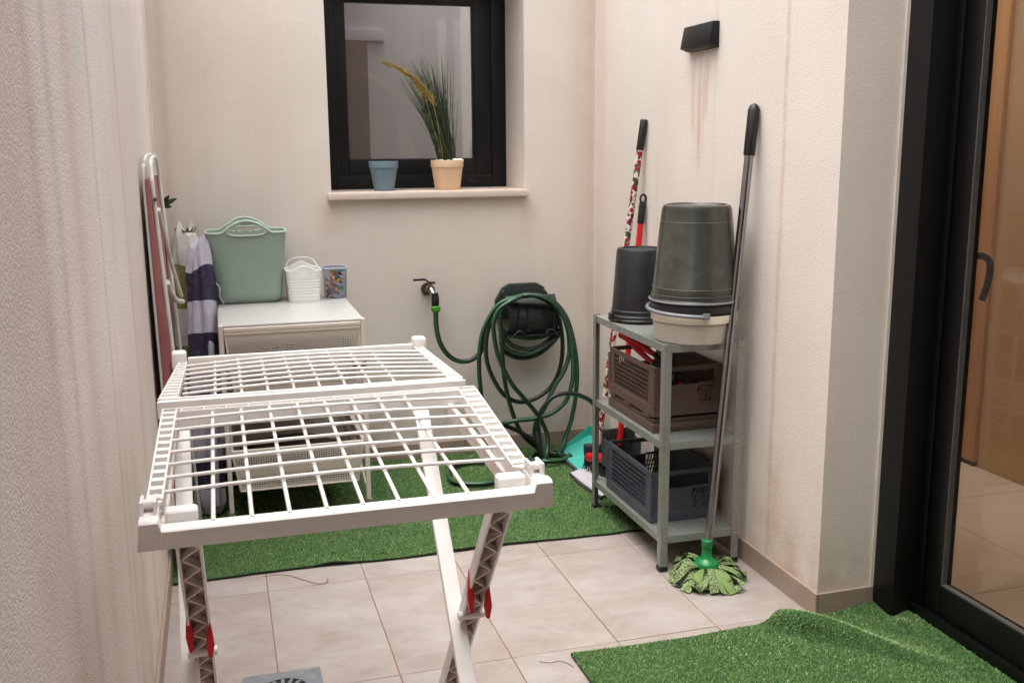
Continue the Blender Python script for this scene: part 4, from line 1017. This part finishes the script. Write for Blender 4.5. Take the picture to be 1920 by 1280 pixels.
def hose():
    t = T('garden_hose', (1.2, 4.0, .012), 'dark green striped garden hose coiled over the holder and down to the grass', 'hose')
    H = {
    'h0': [(.852, 4.060, .664), (.852, 4.060, .603), (.865, 4.060, .534), (.900, 4.080, .475), (.946, 4.080, .442), (.997, 4.080, .439), (1.040, 4.080, .464), (1.062, 4.080, .507), (1.072, 4.080, .576), (1.106, 4.080, .636), (1.153, 4.080, .680), (1.213, 4.06, .709), (1.273, 4.05, .712), (1.33, 4.05, .69)],
    'h1': [(1.28, 4.03, .716), (1.192, 4.030, .709), (1.144, 4.030, .697), (1.106, 4.030, .674), (1.068, 4.030, .620), (1.043, 4.030, .562), (1.030, 4.030, .488), (1.027, 4.030, .408), (1.031, 4.030, .337), (1.039, 4.030, .265), (1.050, 4.030, .202), (1.063, 4.030, .154), (1.085, 4.00, .06), (1.12, 3.93, .024), (1.19, 3.86, .024)],
    'h2': [(1.256, 4.050, .712), (1.198, 4.050, .706), (1.135, 4.050, .674), (1.094, 4.050, .620), (1.072, 4.050, .566), (1.063, 4.050, .496), (1.070, 4.050, .425), (1.098, 4.050, .352), (1.141, 4.050, .286), (1.199, 4.050, .250), (1.258, 4.050, .250), (1.318, 4.050, .275), (1.368, 4.050, .322), (1.398, 4.050, .393), (1.408, 4.050, .474), (1.402, 4.050, .556), (1.383, 4.050, .628), (1.329, 4.045, .690), (1.261, 4.04, .716)],
    'h3': [(1.213, 4.020, .714), (1.270, 4.020, .718), (1.328, 4.020, .699), (1.377, 4.020, .666), (1.417, 4.020, .607), (1.442, 4.020, .530), (1.459, 4.020, .443), (1.465, 4.020, .356), (1.461, 4.020, .290), (1.455, 4.020, .234), (1.438, 4.020, .154), (1.415, 4.020, .088), (1.395, 4.00, .049), (1.350, 3.95, .025)],
    'h4': [(1.25, 4.0, .722), (1.178, 4.000, .711), (1.136, 4.000, .686), (1.116, 4.000, .641), (1.116, 4.000, .581), (1.120, 4.000, .507), (1.124, 4.000, .431), (1.132, 4.000, .350), (1.153, 4.000, .253), (1.176, 4.000, .182), (1.209, 4.000, .115), (1.253, 4.000, .068), (1.305, 3.98, .034), (1.365, 3.95, .024), (1.40, 3.90, .024)],
    'h5': [(1.21, 3.99, .722), (1.151, 3.970, .703), (1.099, 3.970, .670), (1.077, 3.970, .616), (1.077, 3.970, .570), (1.092, 3.970, .486), (1.124, 3.970, .405), (1.162, 3.970, .339), (1.211, 3.970, .279), (1.258, 3.970, .219), (1.292, 3.970, .163), (1.309, 3.960, .111), (1.302, 3.94, .062), (1.28, 3.90, .030), (1.235, 3.85, .024), (1.19, 3.83, .024)],
    'h6': [(1.22, 4.01, .722), (1.280, 3.990, .717), (1.338, 3.990, .686), (1.382, 3.990, .638), (1.406, 3.990, .580), (1.417, 3.990, .518), (1.416, 3.990, .452), (1.392, 3.990, .382), (1.357, 3.990, .332), (1.328, 3.990, .276), (1.305, 3.990, .227), (1.278, 3.990, .190), (1.262, 3.990, .147), (1.261, 3.990, .103), (1.271, 3.980, .052), (1.305, 3.95, .026)],
    'h7': [(1.24, 3.99, .724), (1.299, 3.970, .713), (1.347, 3.960, .676), (1.386, 3.960, .619), (1.413, 3.960, .533), (1.423, 3.960, .438), (1.422, 3.960, .350), (1.397, 3.960, .267), (1.356, 3.960, .227), (1.309, 3.960, .204), (1.241, 3.960, .193), (1.174, 3.960, .192), (1.131, 3.965, .187), (1.116, 3.975, .176), (1.132, 3.985, .164), (1.181, 3.98, .140), (1.234, 3.970, .105), (1.261, 3.960, .078), (1.275, 3.94, .030)],
    'h8': [(1.275, 3.90, .026), (1.265, 3.930, .120), (1.258, 3.930, .190), (1.274, 3.930, .238), (1.319, 3.930, .287), (1.366, 3.930, .300), (1.417, 3.930, .296), (1.462, 3.930, .279), (1.500, 3.930, .253), (1.535, 3.930, .200), (1.550, 3.930, .10)],
    'u1': [(1.143, 4.080, .566), (1.157, 4.080, .553), (1.201, 4.080, .534), (1.279, 4.080, .520), (1.348, 4.080, .530), (1.398, 4.080, .556)],
    'u2': [(1.140, 4.070, .549), (1.154, 4.070, .528), (1.197, 4.070, .488), (1.266, 4.070, .474), (1.325, 4.070, .490), (1.394, 4.070, .543)],
    'u3': [(1.137, 4.060, .530), (1.146, 4.060, .500), (1.185, 4.060, .467), (1.243, 4.060, .454), (1.302, 4.060, .469), (1.361, 4.060, .504), (1.401, 4.060, .549)],
    'u4': [(1.140, 4.090, .510), (1.157, 4.090, .468), (1.203, 4.090, .439), (1.262, 4.090, .432), (1.321, 4.090, .450), (1.381, 4.090, .497), (1.414, 4.090, .539)],
    'f1': [(1.19, 3.83, .024), (1.09, 3.762, .024), (.991, 3.690, .024), (.916, 3.690, .024), (.848, 3.730, .024), (.841, 3.817, .024), (.87, 3.915, .024), (.94, 3.965, .024), (1.03, 3.956, .024), (1.112, 3.915, .024), (1.189, 3.86, .032)],
    'f2': [(1.40, 3.93, .026), (1.34, 3.87, .026), (1.27, 3.85, .034), (1.22, 3.90, .03), (1.25, 3.97, .026), (1.33, 3.99, .026), (1.38, 3.96, .034)]}
    q = M(); r = random.Random(2)
    for k, P in H.items(): q.tube(catmull(P, 7), .0098 if k != 'h0' else .0105, 10, stripe=1, upv=(.2, -1, .3))
    t.part(q, 'tube', ['hose', 'hose_stripe'], smooth=60)
    t.part(M().lathe([(.014, .0), (.0165, .004), (.0165, .034), (.0145, .038), (.0145, .052), (.012, .054)], 20, (.851, 4.062, .686)), 'connector', 'black', smooth=40)
    n = 14; pr = [(.012, 0), (.0185, .007), (.0200, .014), (.0200, .026), (.016, .0285)]
    t.part(M().lathe(pr, n, (.852, 4.061, .657)), 'collar', 'lime', smooth=20)
hose()

# ================================================================== trolley and what stands on it
TX0_, TX1_, TYf, TYb, TZ = -.020, .474, 3.462, 4.10, .750
def mesh_mat():
    m_, t_, b_ = new_mat('perforated_white_mesh'); v = coords(t_, True, (1, 1, 1)); out = t_.nodes['Material Output']
    vo = N(t_, 'ShaderNodeTexVoronoi', Scale=120.0, Randomness=.05); t_.links.new(v, vo.inputs['Vector'])
    hole = mathn(t_, 'LESS_THAN', vo.outputs['Distance'], .36)
    b_.inputs['Base Color'].default_value = (*lin('#cdc4b8'), 1); b_.inputs['Roughness'].default_value = .5
    tr = t_.nodes.new('ShaderNodeBsdfTransparent'); mx = t_.nodes.new('ShaderNodeMixShader')
    t_.links.new(hole, mx.inputs[0]); t_.links.new(b_.outputs[0], mx.inputs[1]); t_.links.new(tr.outputs[0], mx.inputs[2]); t_.links.new(mx.outputs[0], out.inputs[0]); return m_
MAT['mesh'] = mesh_mat()
def trolley():
    t = T('basket_trolley', (.23, 3.78, .012), 'white metal trolley with mesh drawers by the back wall', 'trolley')
    t.part(M().box(TX0_+.004, TX1_-.004, TYf+.004, TYb-.004, TZ-.008, TZ), 'top', 'top_white', bevel=.003)
    q = M(); w_ = .016
    q.box(TX0_+.0165, TX1_-.0165, TYf, TYf+.014, TZ-.022, TZ-.0085); q.box(TX0_+.0165, TX1_-.0165, TYb-.014, TYb, TZ-.022, TZ-.0085)
    q.box(TX0_, TX0_+w_, TYf+.0165, TYb-.0165, TZ-.022, TZ-.0085); q.box(TX1_-w_, TX1_, TYf+.0165, TYb-.0165, TZ-.022, TZ-.0085)
    t.part(q, 'top_frame', 'powder', bevel=.002, seg=1)
    for x in (TX0_, TX1_-w_):
        for y in (TYf, TYb-w_):
            t.part(M().box(x, x+w_, y, y+w_, .088, TZ+.0015), 'post', 'powder', bevel=.002, seg=1)
            c = M(); c.tube([(x+w_/2-.009, y+w_/2, .036), (x+w_/2+.009, y+w_/2, .036)], .023, 18)
            wh = t.part(c, 'castor', 'black', smooth=50)
            f_ = M(); f_.box(x+w_/2-.0125, x+w_/2-.0105, y+w_/2-.012, y+w_/2+.012, .032, .078); f_.box(x+w_/2+.0105, x+w_/2+.0125, y+w_/2-.012, y+w_/2+.012, .032, .078); f_.box(x+w_/2-.0125, x+w_/2+.0125, y+w_/2-.012, y+w_/2+.012, .0785, .0875)
            t.part(f_, 'castor_fork', 'screw', wh)
    for z1, z0, name in ((.730, .500, 'drawer'), (.312, .158, 'drawer')):
        xa, xb, ya, yb = TX0_+.020, TX1_-.020, TYf+.006, TYb-.02
        d = M(); s = .022; yt = .016
        B = [(xa+s, ya+yt, z0), (xb-s, ya+yt, z0), (xb-s, yb-yt, z0), (xa+s, yb-yt, z0)]; U = [(xa, ya, z1-.014), (xb, ya, z1-.014), (xb, yb, z1-.014), (xa, yb, z1-.014)]
        d.add(B+U, [(3, 2, 1, 0), (0, 1, 5, 4), (1, 2, 6, 5), (2, 3, 7, 6), (3, 0, 4, 7)])
        dr = t.part(d, name, 'mesh')
        rm = M(); rm.box(xa-.003, xb+.003, ya-.004, ya+.006, z1-.014, z1); rm.box(xa-.003, xb+.003, yb-.006, yb+.004, z1-.014, z1); rm.box(xa-.003, xa+.006, ya+.0062, yb-.0062, z1-.014, z1); rm.box(xb-.006, xb+.003, ya+.0062, yb-.0062, z1-.014, z1)
        t.part(rm, 'rim', 'powder', dr, bevel=.002, seg=1)
        e = M()
        for x in (xa+s, xb-s):
            xx = xa if x < .2 else xb
            e.tube([(xx, ya+.001, z1-.014), (x, ya+yt-.001, z0)], .003, 6)
        e.tube([(xa+s, ya+yt-.001, z0), (xb-s, ya+yt-.001, z0)], .003, 6)
        t.part(e, 'edge_wire', 'powder', dr, smooth=50)
    for x in (TX0_+.006, TX1_-.006):   # runner bars and a folded brace
        for z in (.716, .300): t.part(M().box(x-.004, x+.004, TYf+.0165, TYb-.0165, z-.012, z-.004), 'runner', 'powder')
        t.part(M().obox((x, TYf+.03, .10), (x, TYb-.05, .275), .006, .010, (1, 0, 0)), 'brace', 'powder')
    # something stored in the drawers
    return t
trolley()
t = T('stored_cloth', (.2, 3.75, .50), 'dark folded cloth stored inside the upper mesh drawer', 'cloth')
t.part(M().grid(lambda u, v: (.03+.39*u, 3.50+.5*v, .506+.10*math.sin(math.pi*u)**.5*math.sin(math.pi*v)**.5+.012*noise.noise(Vector((u*6, v*6, 1)))), 20, 20), 'fold', plastic('dark_brown_cloth', lin('#4a4038'), .9, .2, bumps=.4), smooth=60)
t = T('stored_cloth', (.2, 3.75, .16), 'dark folded cloth stored inside the lower mesh drawer', 'cloth')
t.part(M().grid(lambda u, v: (.03+.39*u, 3.50+.5*v, .166+.09*math.sin(math.pi*u)**.5*math.sin(math.pi*v)**.5+.012*noise.noise(Vector((u*6, v*6, 4)))), 20, 20), 'fold', plastic('dark_grey_cloth', lin('#453d38'), .9, .2, bumps=.4), smooth=60)
# strap hanging at the trolley's right post
t = T('looped_strap', (.455, 3.45, .55), 'dark strap looped round a white tag by the right trolley post', 'strap')
P = [(.447+.020*math.cos(a), 3.452+.006*math.sin(a*2), .604+.026*math.sin(a)) for a in [2*math.pi*i/24 for i in range(24)]]
t.part(M().tube(P, .0075, 8, True), 'loop', plastic('dark_brown_strap', lin('#2a1d1a'), .7, .2), smooth=50)
t.part(M().box(.438, .458, 3.452, 3.456, .590, .612), 'label_tag', 'white_basket', bevel=.002)

def superrect(cx, cy, a, b, n=40, p=4.0):
    out = []
    for i in range(n):
        th = 2*math.pi*i/n; c, s = math.cos(th), math.sin(th)
        k = (abs(c)**p+abs(s)**p)**(-1/p); out.append((cx+a*c*k, cy+b*s*k, c*k, s*k))
    return out
def green_basket():
    c = (.102, 4.022, TZ+.0006); t = T('laundry_basket', c, 'sage green flexible tub with two arched handles on the trolley', 'basket')
    n = 96; h = .272
    def rim(u):      # rim height profile: dips between handles, arches over front and back
        th = 2*math.pi*u; s = math.sin(th); x = math.cos(th)
        return 0
    def wall(off):
        def fn(u, v):
            th = 2*math.pi*u; cc, ss = math.cos(th), math.sin(th); p = 5.0
            k = (abs(cc)**p+abs(ss)**p)**(-1/p); X, Y = cc*k, ss*k
            a = .122+.028*v; b = .078+.032*v
            top = h
            if abs(Y) > .985*.9: top = h+.046*max(0, math.cos(min(math.pi/2, abs(X)*math.pi/2/.62)))**1.0 if abs(X) < .62 else h
            rd = .012*(1-min(1, v/.06))**2
            return (c[0]+(a-off-rd)*X, c[1]+(b-off-rd)*Y, c[2]+(.0 if v == 0 else 0)+top*v*(1) + (off if v == 0 else 0))
        return fn
    q = M(); nu, nv = n, 30
    fo, fi = wall(0), wall(.004)
    hole = lambda u, v: False
    V = {}
    def inhole(p, Y):   # grip slot
        return abs(p[0]-c[0]) < .072 and c[2]+h-.008 < p[2] < c[2]+h+.020+.012*math.cos((p[0]-c[0])/.072*1.5) and abs(Y) > .9
    for fn, flip in ((fo, False), (fi, True)):
        o = len(q.v)
        for j in range(nv+1):
            for i in range(nu): q.v.append(fn(i/nu, (j/nv)**.8))
        for j in range(nv):
            for i in range(nu):
                i2 = (i+1) % nu; idx = (o+j*nu+i, o+j*nu+i2, o+(j+1)*nu+i2, o+(j+1)*nu+i)
                cen = [sum(q.v[k][d] for k in idx)/4 for d in range(3)]
                th = 2*math.pi*(i+.5)/nu; Y = math.sin(th)/max(abs(math.cos(th)), abs(math.sin(th)))
                if inhole(cen, Y): continue
                q.f.append(idx[::-1] if flip else idx); q.m.append(0)
        q.f.append(tuple(o+i for i in range(nu))[::(1 if flip else -1)]); q.m.append(0)
    t.part(q, 'body', 'sage', smooth=60)
    P = [fo(i/(2*n), 1) for i in range(2*n)]; t.part(M().tube(P, .0042, 8, True), 'rim', 'sage_rim', smooth=60)
    for s in (-1, 1):
        yy = c[1]+s*(.108); P = []
        for i in range(30):
            a = 2*math.pi*i/30; P.append((c[0]+.072*math.copysign(abs(math.cos(a))**.6, math.cos(a)), yy, c[2]+h+.008+.018*math.copysign(abs(math.sin(a))**.7, math.sin(a))))
        t.part(M().tube(P, .0036, 8, True), 'grip_edge', 'sage_rim', smooth=60)
green_basket()
def white_basket():
    c = (.308, 3.99, TZ+.0006); t = T('small_basket', c, 'small white basket with a ribbed front beside the green tub', 'basket')
    n = 64; h = .120
    q = M()
    def fn(off):
        def f_(u, v):
            th = 2*math.pi*u; cc, ss = math.cos(th), math.sin(th); p = 6.0; k = (abs(cc)**p+abs(ss)**p)**(-1/p); X, Y = cc*k, ss*k
            a, b = .060+.009*v-off, .075+.009*v-off
            top = h+(.020*math.cos(min(math.pi/2, abs(X)*math.pi/2/.8))**2 if abs(Y) > .9 else 0)
            rib = .0008*math.cos(top*v*math.pi*2/.0115)*(1 if .008 < top*v < .092 else 0)
            return (c[0]+(a+rib)*X, c[1]+(b+rib)*Y, c[2]+off+(top-off)*v)
        return f_
    nv = 66
    for fu, flip in ((fn(0), False), (fn(.003), True)):
        o = len(q.v)
        for j in range(nv+1):
            for i in range(n): q.v.append(fu(i/n, j/nv))
        for j in range(nv):
            for i in range(n):
                i2 = (i+1) % n; idx = (o+j*n+i, o+j*n+i2, o+(j+1)*n+i2, o+(j+1)*n+i)
                cen = [sum(q.v[k][d] for k in idx)/4 for d in range(3)]
                if abs(cen[0]-c[0]) < .016 and .108 < cen[2]-c[2] < .120 and abs(cen[1]-c[1]) > .06: continue
                q.f.append(idx[::-1] if flip else idx); q.m.append(0)
        q.f.append(tuple(o+i for i in range(n))[::(1 if flip else -1)]); q.m.append(0)
    t.part(q, 'body', 'white_basket', smooth=50)
    P = [fn(.0015)(i/n, 1) for i in range(n)]; t.part(M().tube(P, .0024, 6, True), 'rim', 'white_basket', smooth=50)
    P = catmull([(c[0]-.066, c[1]+.03, c[2]+.118), (c[0]-.045, c[1]+.055, c[2]+.150), (c[0], c[1]+.06, c[2]+.160), (c[0]+.045, c[1]+.055, c[2]+.150), (c[0]+.066, c[1]+.03, c[2]+.118)], 6)
    t.part(M().tube(P, .0022, 6), 'wire_handle', 'tube_white', smooth=50)
white_basket()
def peg_box():
    c = (.435, 4.02, TZ+.0006); t = T('peg_box', c, 'translucent box of coloured clothes pegs at the trolley corner', 'box')
    q = M(); a, b, h = .047, .055, .118
    for s in (0, .002):
        P0 = superrect(c[0], c[1], a*.92-s, b*.92-s, 32, 5); P1 = superrect(c[0], c[1], a-s, b-s, 32, 5); o = len(q.v)
        q.v += [(p[0], p[1], c[2]+s) for p in P0]+[(p[0], p[1], c[2]+h) for p in P1]
        for i in range(32): q.f.append((o+i, o+(i+1) % 32, o+32+(i+1) % 32, o+32+i)); q.m.append(0)
        q.f.append(tuple(o+i for i in range(32))[::-1]); q.m.append(0)
    t.part(q, 'shell', 'clear', smooth=50)
    t.part(M().tube([(p[0], p[1], c[2]+h) for p in superrect(c[0], c[1], a, b, 32, 5)], .003, 6, True), 'rim', plastic('bluish_box_rim', lin('#9aa3b5'), .35, .05), smooth=50)
    cols = [plastic('peg_'+k, lin(v), .5, .05) for k, v in (('yellow', '#d8b13a'), ('red', '#b0473f'), ('teal', '#4d8f8a'), ('green', '#6f8f55'), ('orange', '#cf8148'), ('white', '#d8d4cf'), ('blue', '#5a6f9c'))]
    r = random.Random(12); seen = []
    for k in range(46):
        L = .052; z = c[2]+.010+.100*(k/46)**.9; x, y = c[0]+r.uniform(-.026, .026), c[1]+r.uniform(-.034, .034)
        an, el = r.uniform(0, math.pi), r.uniform(-.45, .45); d = Vector((math.cos(an)*math.cos(el), math.sin(an)*math.cos(el), math.sin(el)))
        lim = .040/max(abs(d.x)+.3, .3); L = min(L, lim*1.0)
        tp = T('clothes_peg', (x, y, z), 'small %s plastic clothes peg in the translucent box' % ('yellow', 'red', 'teal', 'green', 'orange', 'white', 'blue')[k % 7], 'peg', '%s pegs in the translucent box' % ('yellow', 'red', 'teal', 'green', 'orange', 'white', 'blue')[k % 7])
        A, B = Vector((x, y, z))-d*L/2, Vector((x, y, z))+d*L/2
        for P_ in (A, B): P_.x = min(max(P_.x, c[0]-.036), c[0]+.036); P_.y = min(max(P_.y, c[1]-.044), c[1]+.044); P_.z = max(P_.z, c[2]+.008)
        q = M(); q.obox(A+Vector((0, 0, .0032)), B+Vector((0, 0, .0016)), .008, .003, (-d.y, d.x, 0)); q.obox(A-Vector((0, 0, .0032)), B-Vector((0, 0, .0016)), .008, .003, (-d.y, d.x, 0))
        tp.part(q, 'jaw', cols[k % 7])
peg_box()

# ================================================================== left corner: folded chair, rolled parasols, sprig
def folded_chair():
    t = T('folded_chair', (-.17, 3.4, .012), 'folded white tube chair with faded red panels against the left wall', 'folding chair')
    y0, y1 = 3.15, 3.62
    xa = lambda z: -.200+.018*(1.3-z)/1.3
    P = [(xa(.02), y0, .022), (xa(.6), y0, .6), (xa(1.22), y0, 1.22), (-.196, y0+.02, 1.285), (-.192, y0+.07, 1.315), (-.192, y1-.07, 1.315), (-.196, y1-.02, 1.285), (xa(1.22), y1, 1.22), (xa(.6), y1, .6), (xa(.02), y1, .022)]
    t.part(M().tube(catmull(P, 8), .0048, 10), 'outer_frame', 'tube_white', smooth=50)
    xb = lambda z: -.180+.052*(1.3-z)/1.3
    P = [(xb(.02)+.006, y0+.02, .022), (xb(.6)+.004, y0+.02, .6), (xb(1.15), y0+.02, 1.15), (xb(1.26), y0+.035, 1.26), (xb(1.3), y0+.10, 1.305), (xb(1.3), y1-.10, 1.305), (xb(1.26), y1-.035, 1.26), (xb(1.15), y1-.02, 1.15), (xb(.6)+.004, y1-.02, .6), (xb(.02)+.006, y1-.02, .022)]
    t.part(M().tube(catmull(P, 8), .0064, 10), 'inner_frame', 'tube_white', smooth=50)
    q = M(); xm = lambda z: -.191+.030*(1.3-z)/1.3
    q.hexa([(xm(.58)-.011, y0-.010, .58), (xm(.58)+.011, y0-.010, .58), (xm(.58)+.011, y1-.02, .58), (xm(.58)-.011, y1-.02, .58)], [(xm(1.25)-.005, y0-.010, 1.25), (xm(1.25)+.006, y0-.010, 1.25), (xm(1.25)+.006, y1-.02, 1.25), (xm(1.25)-.005, y1-.02, 1.25)])
    t.part(q, 'back_panel', 'redpanel', bevel=.003)
    q = M(); q.hexa([(xm(.15)-.011, y0+.005, .15), (xm(.15)+.003, y0+.005, .15), (xm(.15)+.003, y1-.02, .15), (xm(.15)-.011, y1-.02, .15)], [(xm(.66)-.010, y0+.005, .57), (xm(.66)+.000, y0+.005, .57), (xm(.66)+.000, y1-.02, .57), (xm(.66)-.010, y1-.02, .57)])
    t.part(q, 'seat_panel', 'redpanel', bevel=.003)
    q = M(); q.hexa([(xm(.05)+.004, y0+.03, .06), (xm(.05)+.014, y0+.03, .06), (xm(.05)+.014, y1-.05, .06), (xm(.05)+.004, y1-.05, .06)], [(xm(.66)+.004, y0+.03, .69), (xm(.66)+.013, y0+.03, .69), (xm(.66)+.013, y1-.05, .69), (xm(.66)+.004, y1-.05, .69)])
    t.part(q, 'foot_panel', 'redpanel2', bevel=.003)
    t.part(M().tube([(-.166, 3.18, 1.16), (-.150, 3.45, .96), (-.137, 3.70, .825)], .0065, 8), 'strut', 'tube_white', smooth=50)
    t.part(M().tube(catmull([(-.158, 3.19, .94), (-.150, 3.30, .885), (-.142, 3.45, .845), (-.134, 3.66, .812)], 6), .009, 10), 'armrest', 'tube_white', smooth=50)
    for z in (1.19, .45): t.part(M().tube([(-.176, y0+.008, z), (-.168, y0+.008, z)], .006, 10), 'rivet', 'black', smooth=50)
folded_chair()
def roll(name, base, top, r0, r1, bands, label, m_list, seed, ruffle):
    t = T(name, tuple(base), label, 'parasol'); base, top = Vector(base), Vector(top); r = random.Random(seed)
    n, k = 40, 60; d = (top-base)
    X = Vector((1, 0, 0)); Yv = d.normalized().cross(X).normalized(); X = Yv.cross(d.normalized())
    edges = [0]+[b[0] for b in bands]
    ph = [r.uniform(0, 6.28) for _ in range(6)]
    def pt(s, a):
        rr = (r0+(r1-r0)*s)*(1+.14*math.sin(3*a+ph[0]+2.5*s)+.11*math.sin(5*a+ph[1]-4*s)+.08*math.sin(8*a+ph[2]+9*s)+.05*math.sin(s*17+ph[3])+.06*math.sin(13*a+11*s))
        if s < .04: rr *= .6+.4*s/.04
        if s > .86: rr *= (1+ruffle*math.sin(4*a+ph[4])*(s-.86)/.14)*(1-.45*((s-.86)/.14)**2)
        return base+d*s+d*(.03*math.sin(2*a+ph[5])*max(0, (s-.8)/.2))+X*(rr*math.cos(a))+Yv*(rr*math.sin(a))
    lo = 0
    for hi, mi_ in bands:
        q = M(); kk = max(3, int(k*(hi-lo)))
        q.grid(lambda u, v: pt(lo+(hi-lo)*v, 2*math.pi*u), n, kk+1, True)
        if hi >= .999:
            q.add([pt(1, 2*math.pi*i/n) for i in range(n)]+[base+d*.985], [(i, (i+1) % n, n) for i in range(n)])
        if lo == 0: q.add([pt(0, 2*math.pi*i/n) for i in range(n)], [tuple(range(n))[::-1]])
        t.part(q, 'fabric_band', m_list[mi_], smooth=60); lo = hi
    return t, pt
fab = lambda nm, c: plastic(nm, lin(c), .85, .10, .15, lin('#8d867c'), bumps=.25, scale=20)
MAT['fw'], MAT['fo'], MAT['fn'], MAT['fg'] = fab('off_white_canvas', '#c9c5c0'), fab('olive_canvas', '#857b49'), fab('navy_canvas', '#241c38'), fab('pale_lilac_canvas', '#aaa6b2')
t1, _ = roll('rolled_parasol', (-.150, 4.0, .012), (-.120, 4.085, 1.035), .046, .052, [(.20, 'fo' and 0), (.40, 1), (.56, 1), (.70, 0), (.86, 1), (1.0, 0)], 'rolled olive and white striped parasol in the back left corner', ['fw', 'fo'], 3, .35)
lf = M(); r = random.Random(6)
for k in range(14):
    a = 2*math.pi*k/14; p0 = Vector((-.120+.03*math.cos(a), 4.083+.03*math.sin(a), 1.02)); e = p0+Vector((.02*math.cos(a), .015*math.sin(a), r.uniform(.012, .03))); tn = Vector((-math.sin(a), math.cos(a), 0))*.009
    lf.add([p0-tn, p0+tn, e], [(0, 1, 2)])
t1.part(lf, 'ruffle', 'fo')
t2, pt2 = roll('rolled_parasol', (-.086, 3.70, .012), (-.066, 3.97, .985), .048, .050, [(.09, 0), (.2, 1), (.33, 0), (.44, 1), (.52, 0), (.66, 1), (.78, 0), (.90, 1), (1.0, 0)], 'rolled navy and white striped parasol standing left of the trolley', ['fg', 'fn'], 11, .15)
P = [(-.062, 3.640, .06), (-.055, 3.715, .35), (-.050, 3.79, .60), (-.052, 3.80, .63)]
t2.part(M().tube(catmull(P, 5), .011, 10), 'pole', plastic('grey_white_pole', lin('#a9a9b4'), .4, .05), smooth=50)
t2.part(M().tube(catmull([(-.02, 3.915, .84), (-.006, 3.90, .82), (-.008, 3.895, .79), (.004, 3.89, .76), (-.012, 3.89, .70)], 5), .002, 6), 'tie_cord', 'fg', smooth=50)
def sprig():
    t = T('leaf_sprig', (-.2, 4.09, .012), 'small sprig of dark leaves poking up behind the folded chair', 'plant')
    lm = plastic('dark_leaf', lin('#26331f'), .5, .2)
    t.part(M().tube(catmull([(-.197, 4.09, .012), (-.199, 4.09, .6), (-.200, 4.08, 1.12)], 6), .004, 8), 'stem', lm, smooth=50)
    for dx, dy, dz, L in ((.030, -.02, .055, .07), (.052, .01, .040, .075), (.012, -.03, .06, .05), (.040, -.03, .015, .05)):
        d = Vector((dx, dy, dz)).normalized(); s = d.cross(Vector((0, 1, 0))).normalized(); p0 = Vector((-.200, 4.075, 1.118)); q = M()
        for i in range(7):
            u = i/6; w_ = .009*math.sin(math.pi*min(1, u*.93+.07))**.8; c = p0+d*(L*u)+Vector((0, 0, -.012*u*u))
            q.v += [tuple(c-s*w_), tuple(c+Vector((0, -.002, 0))), tuple(c+s*w_)]
        for i in range(6):
            for j in range(2): q.f.append((3*i+j, 3*i+j+1, 3*i+j+4, 3*i+j+3)); q.m.append(0)
        t.part(q, 'leaf', lm, smooth=60)
sprig()
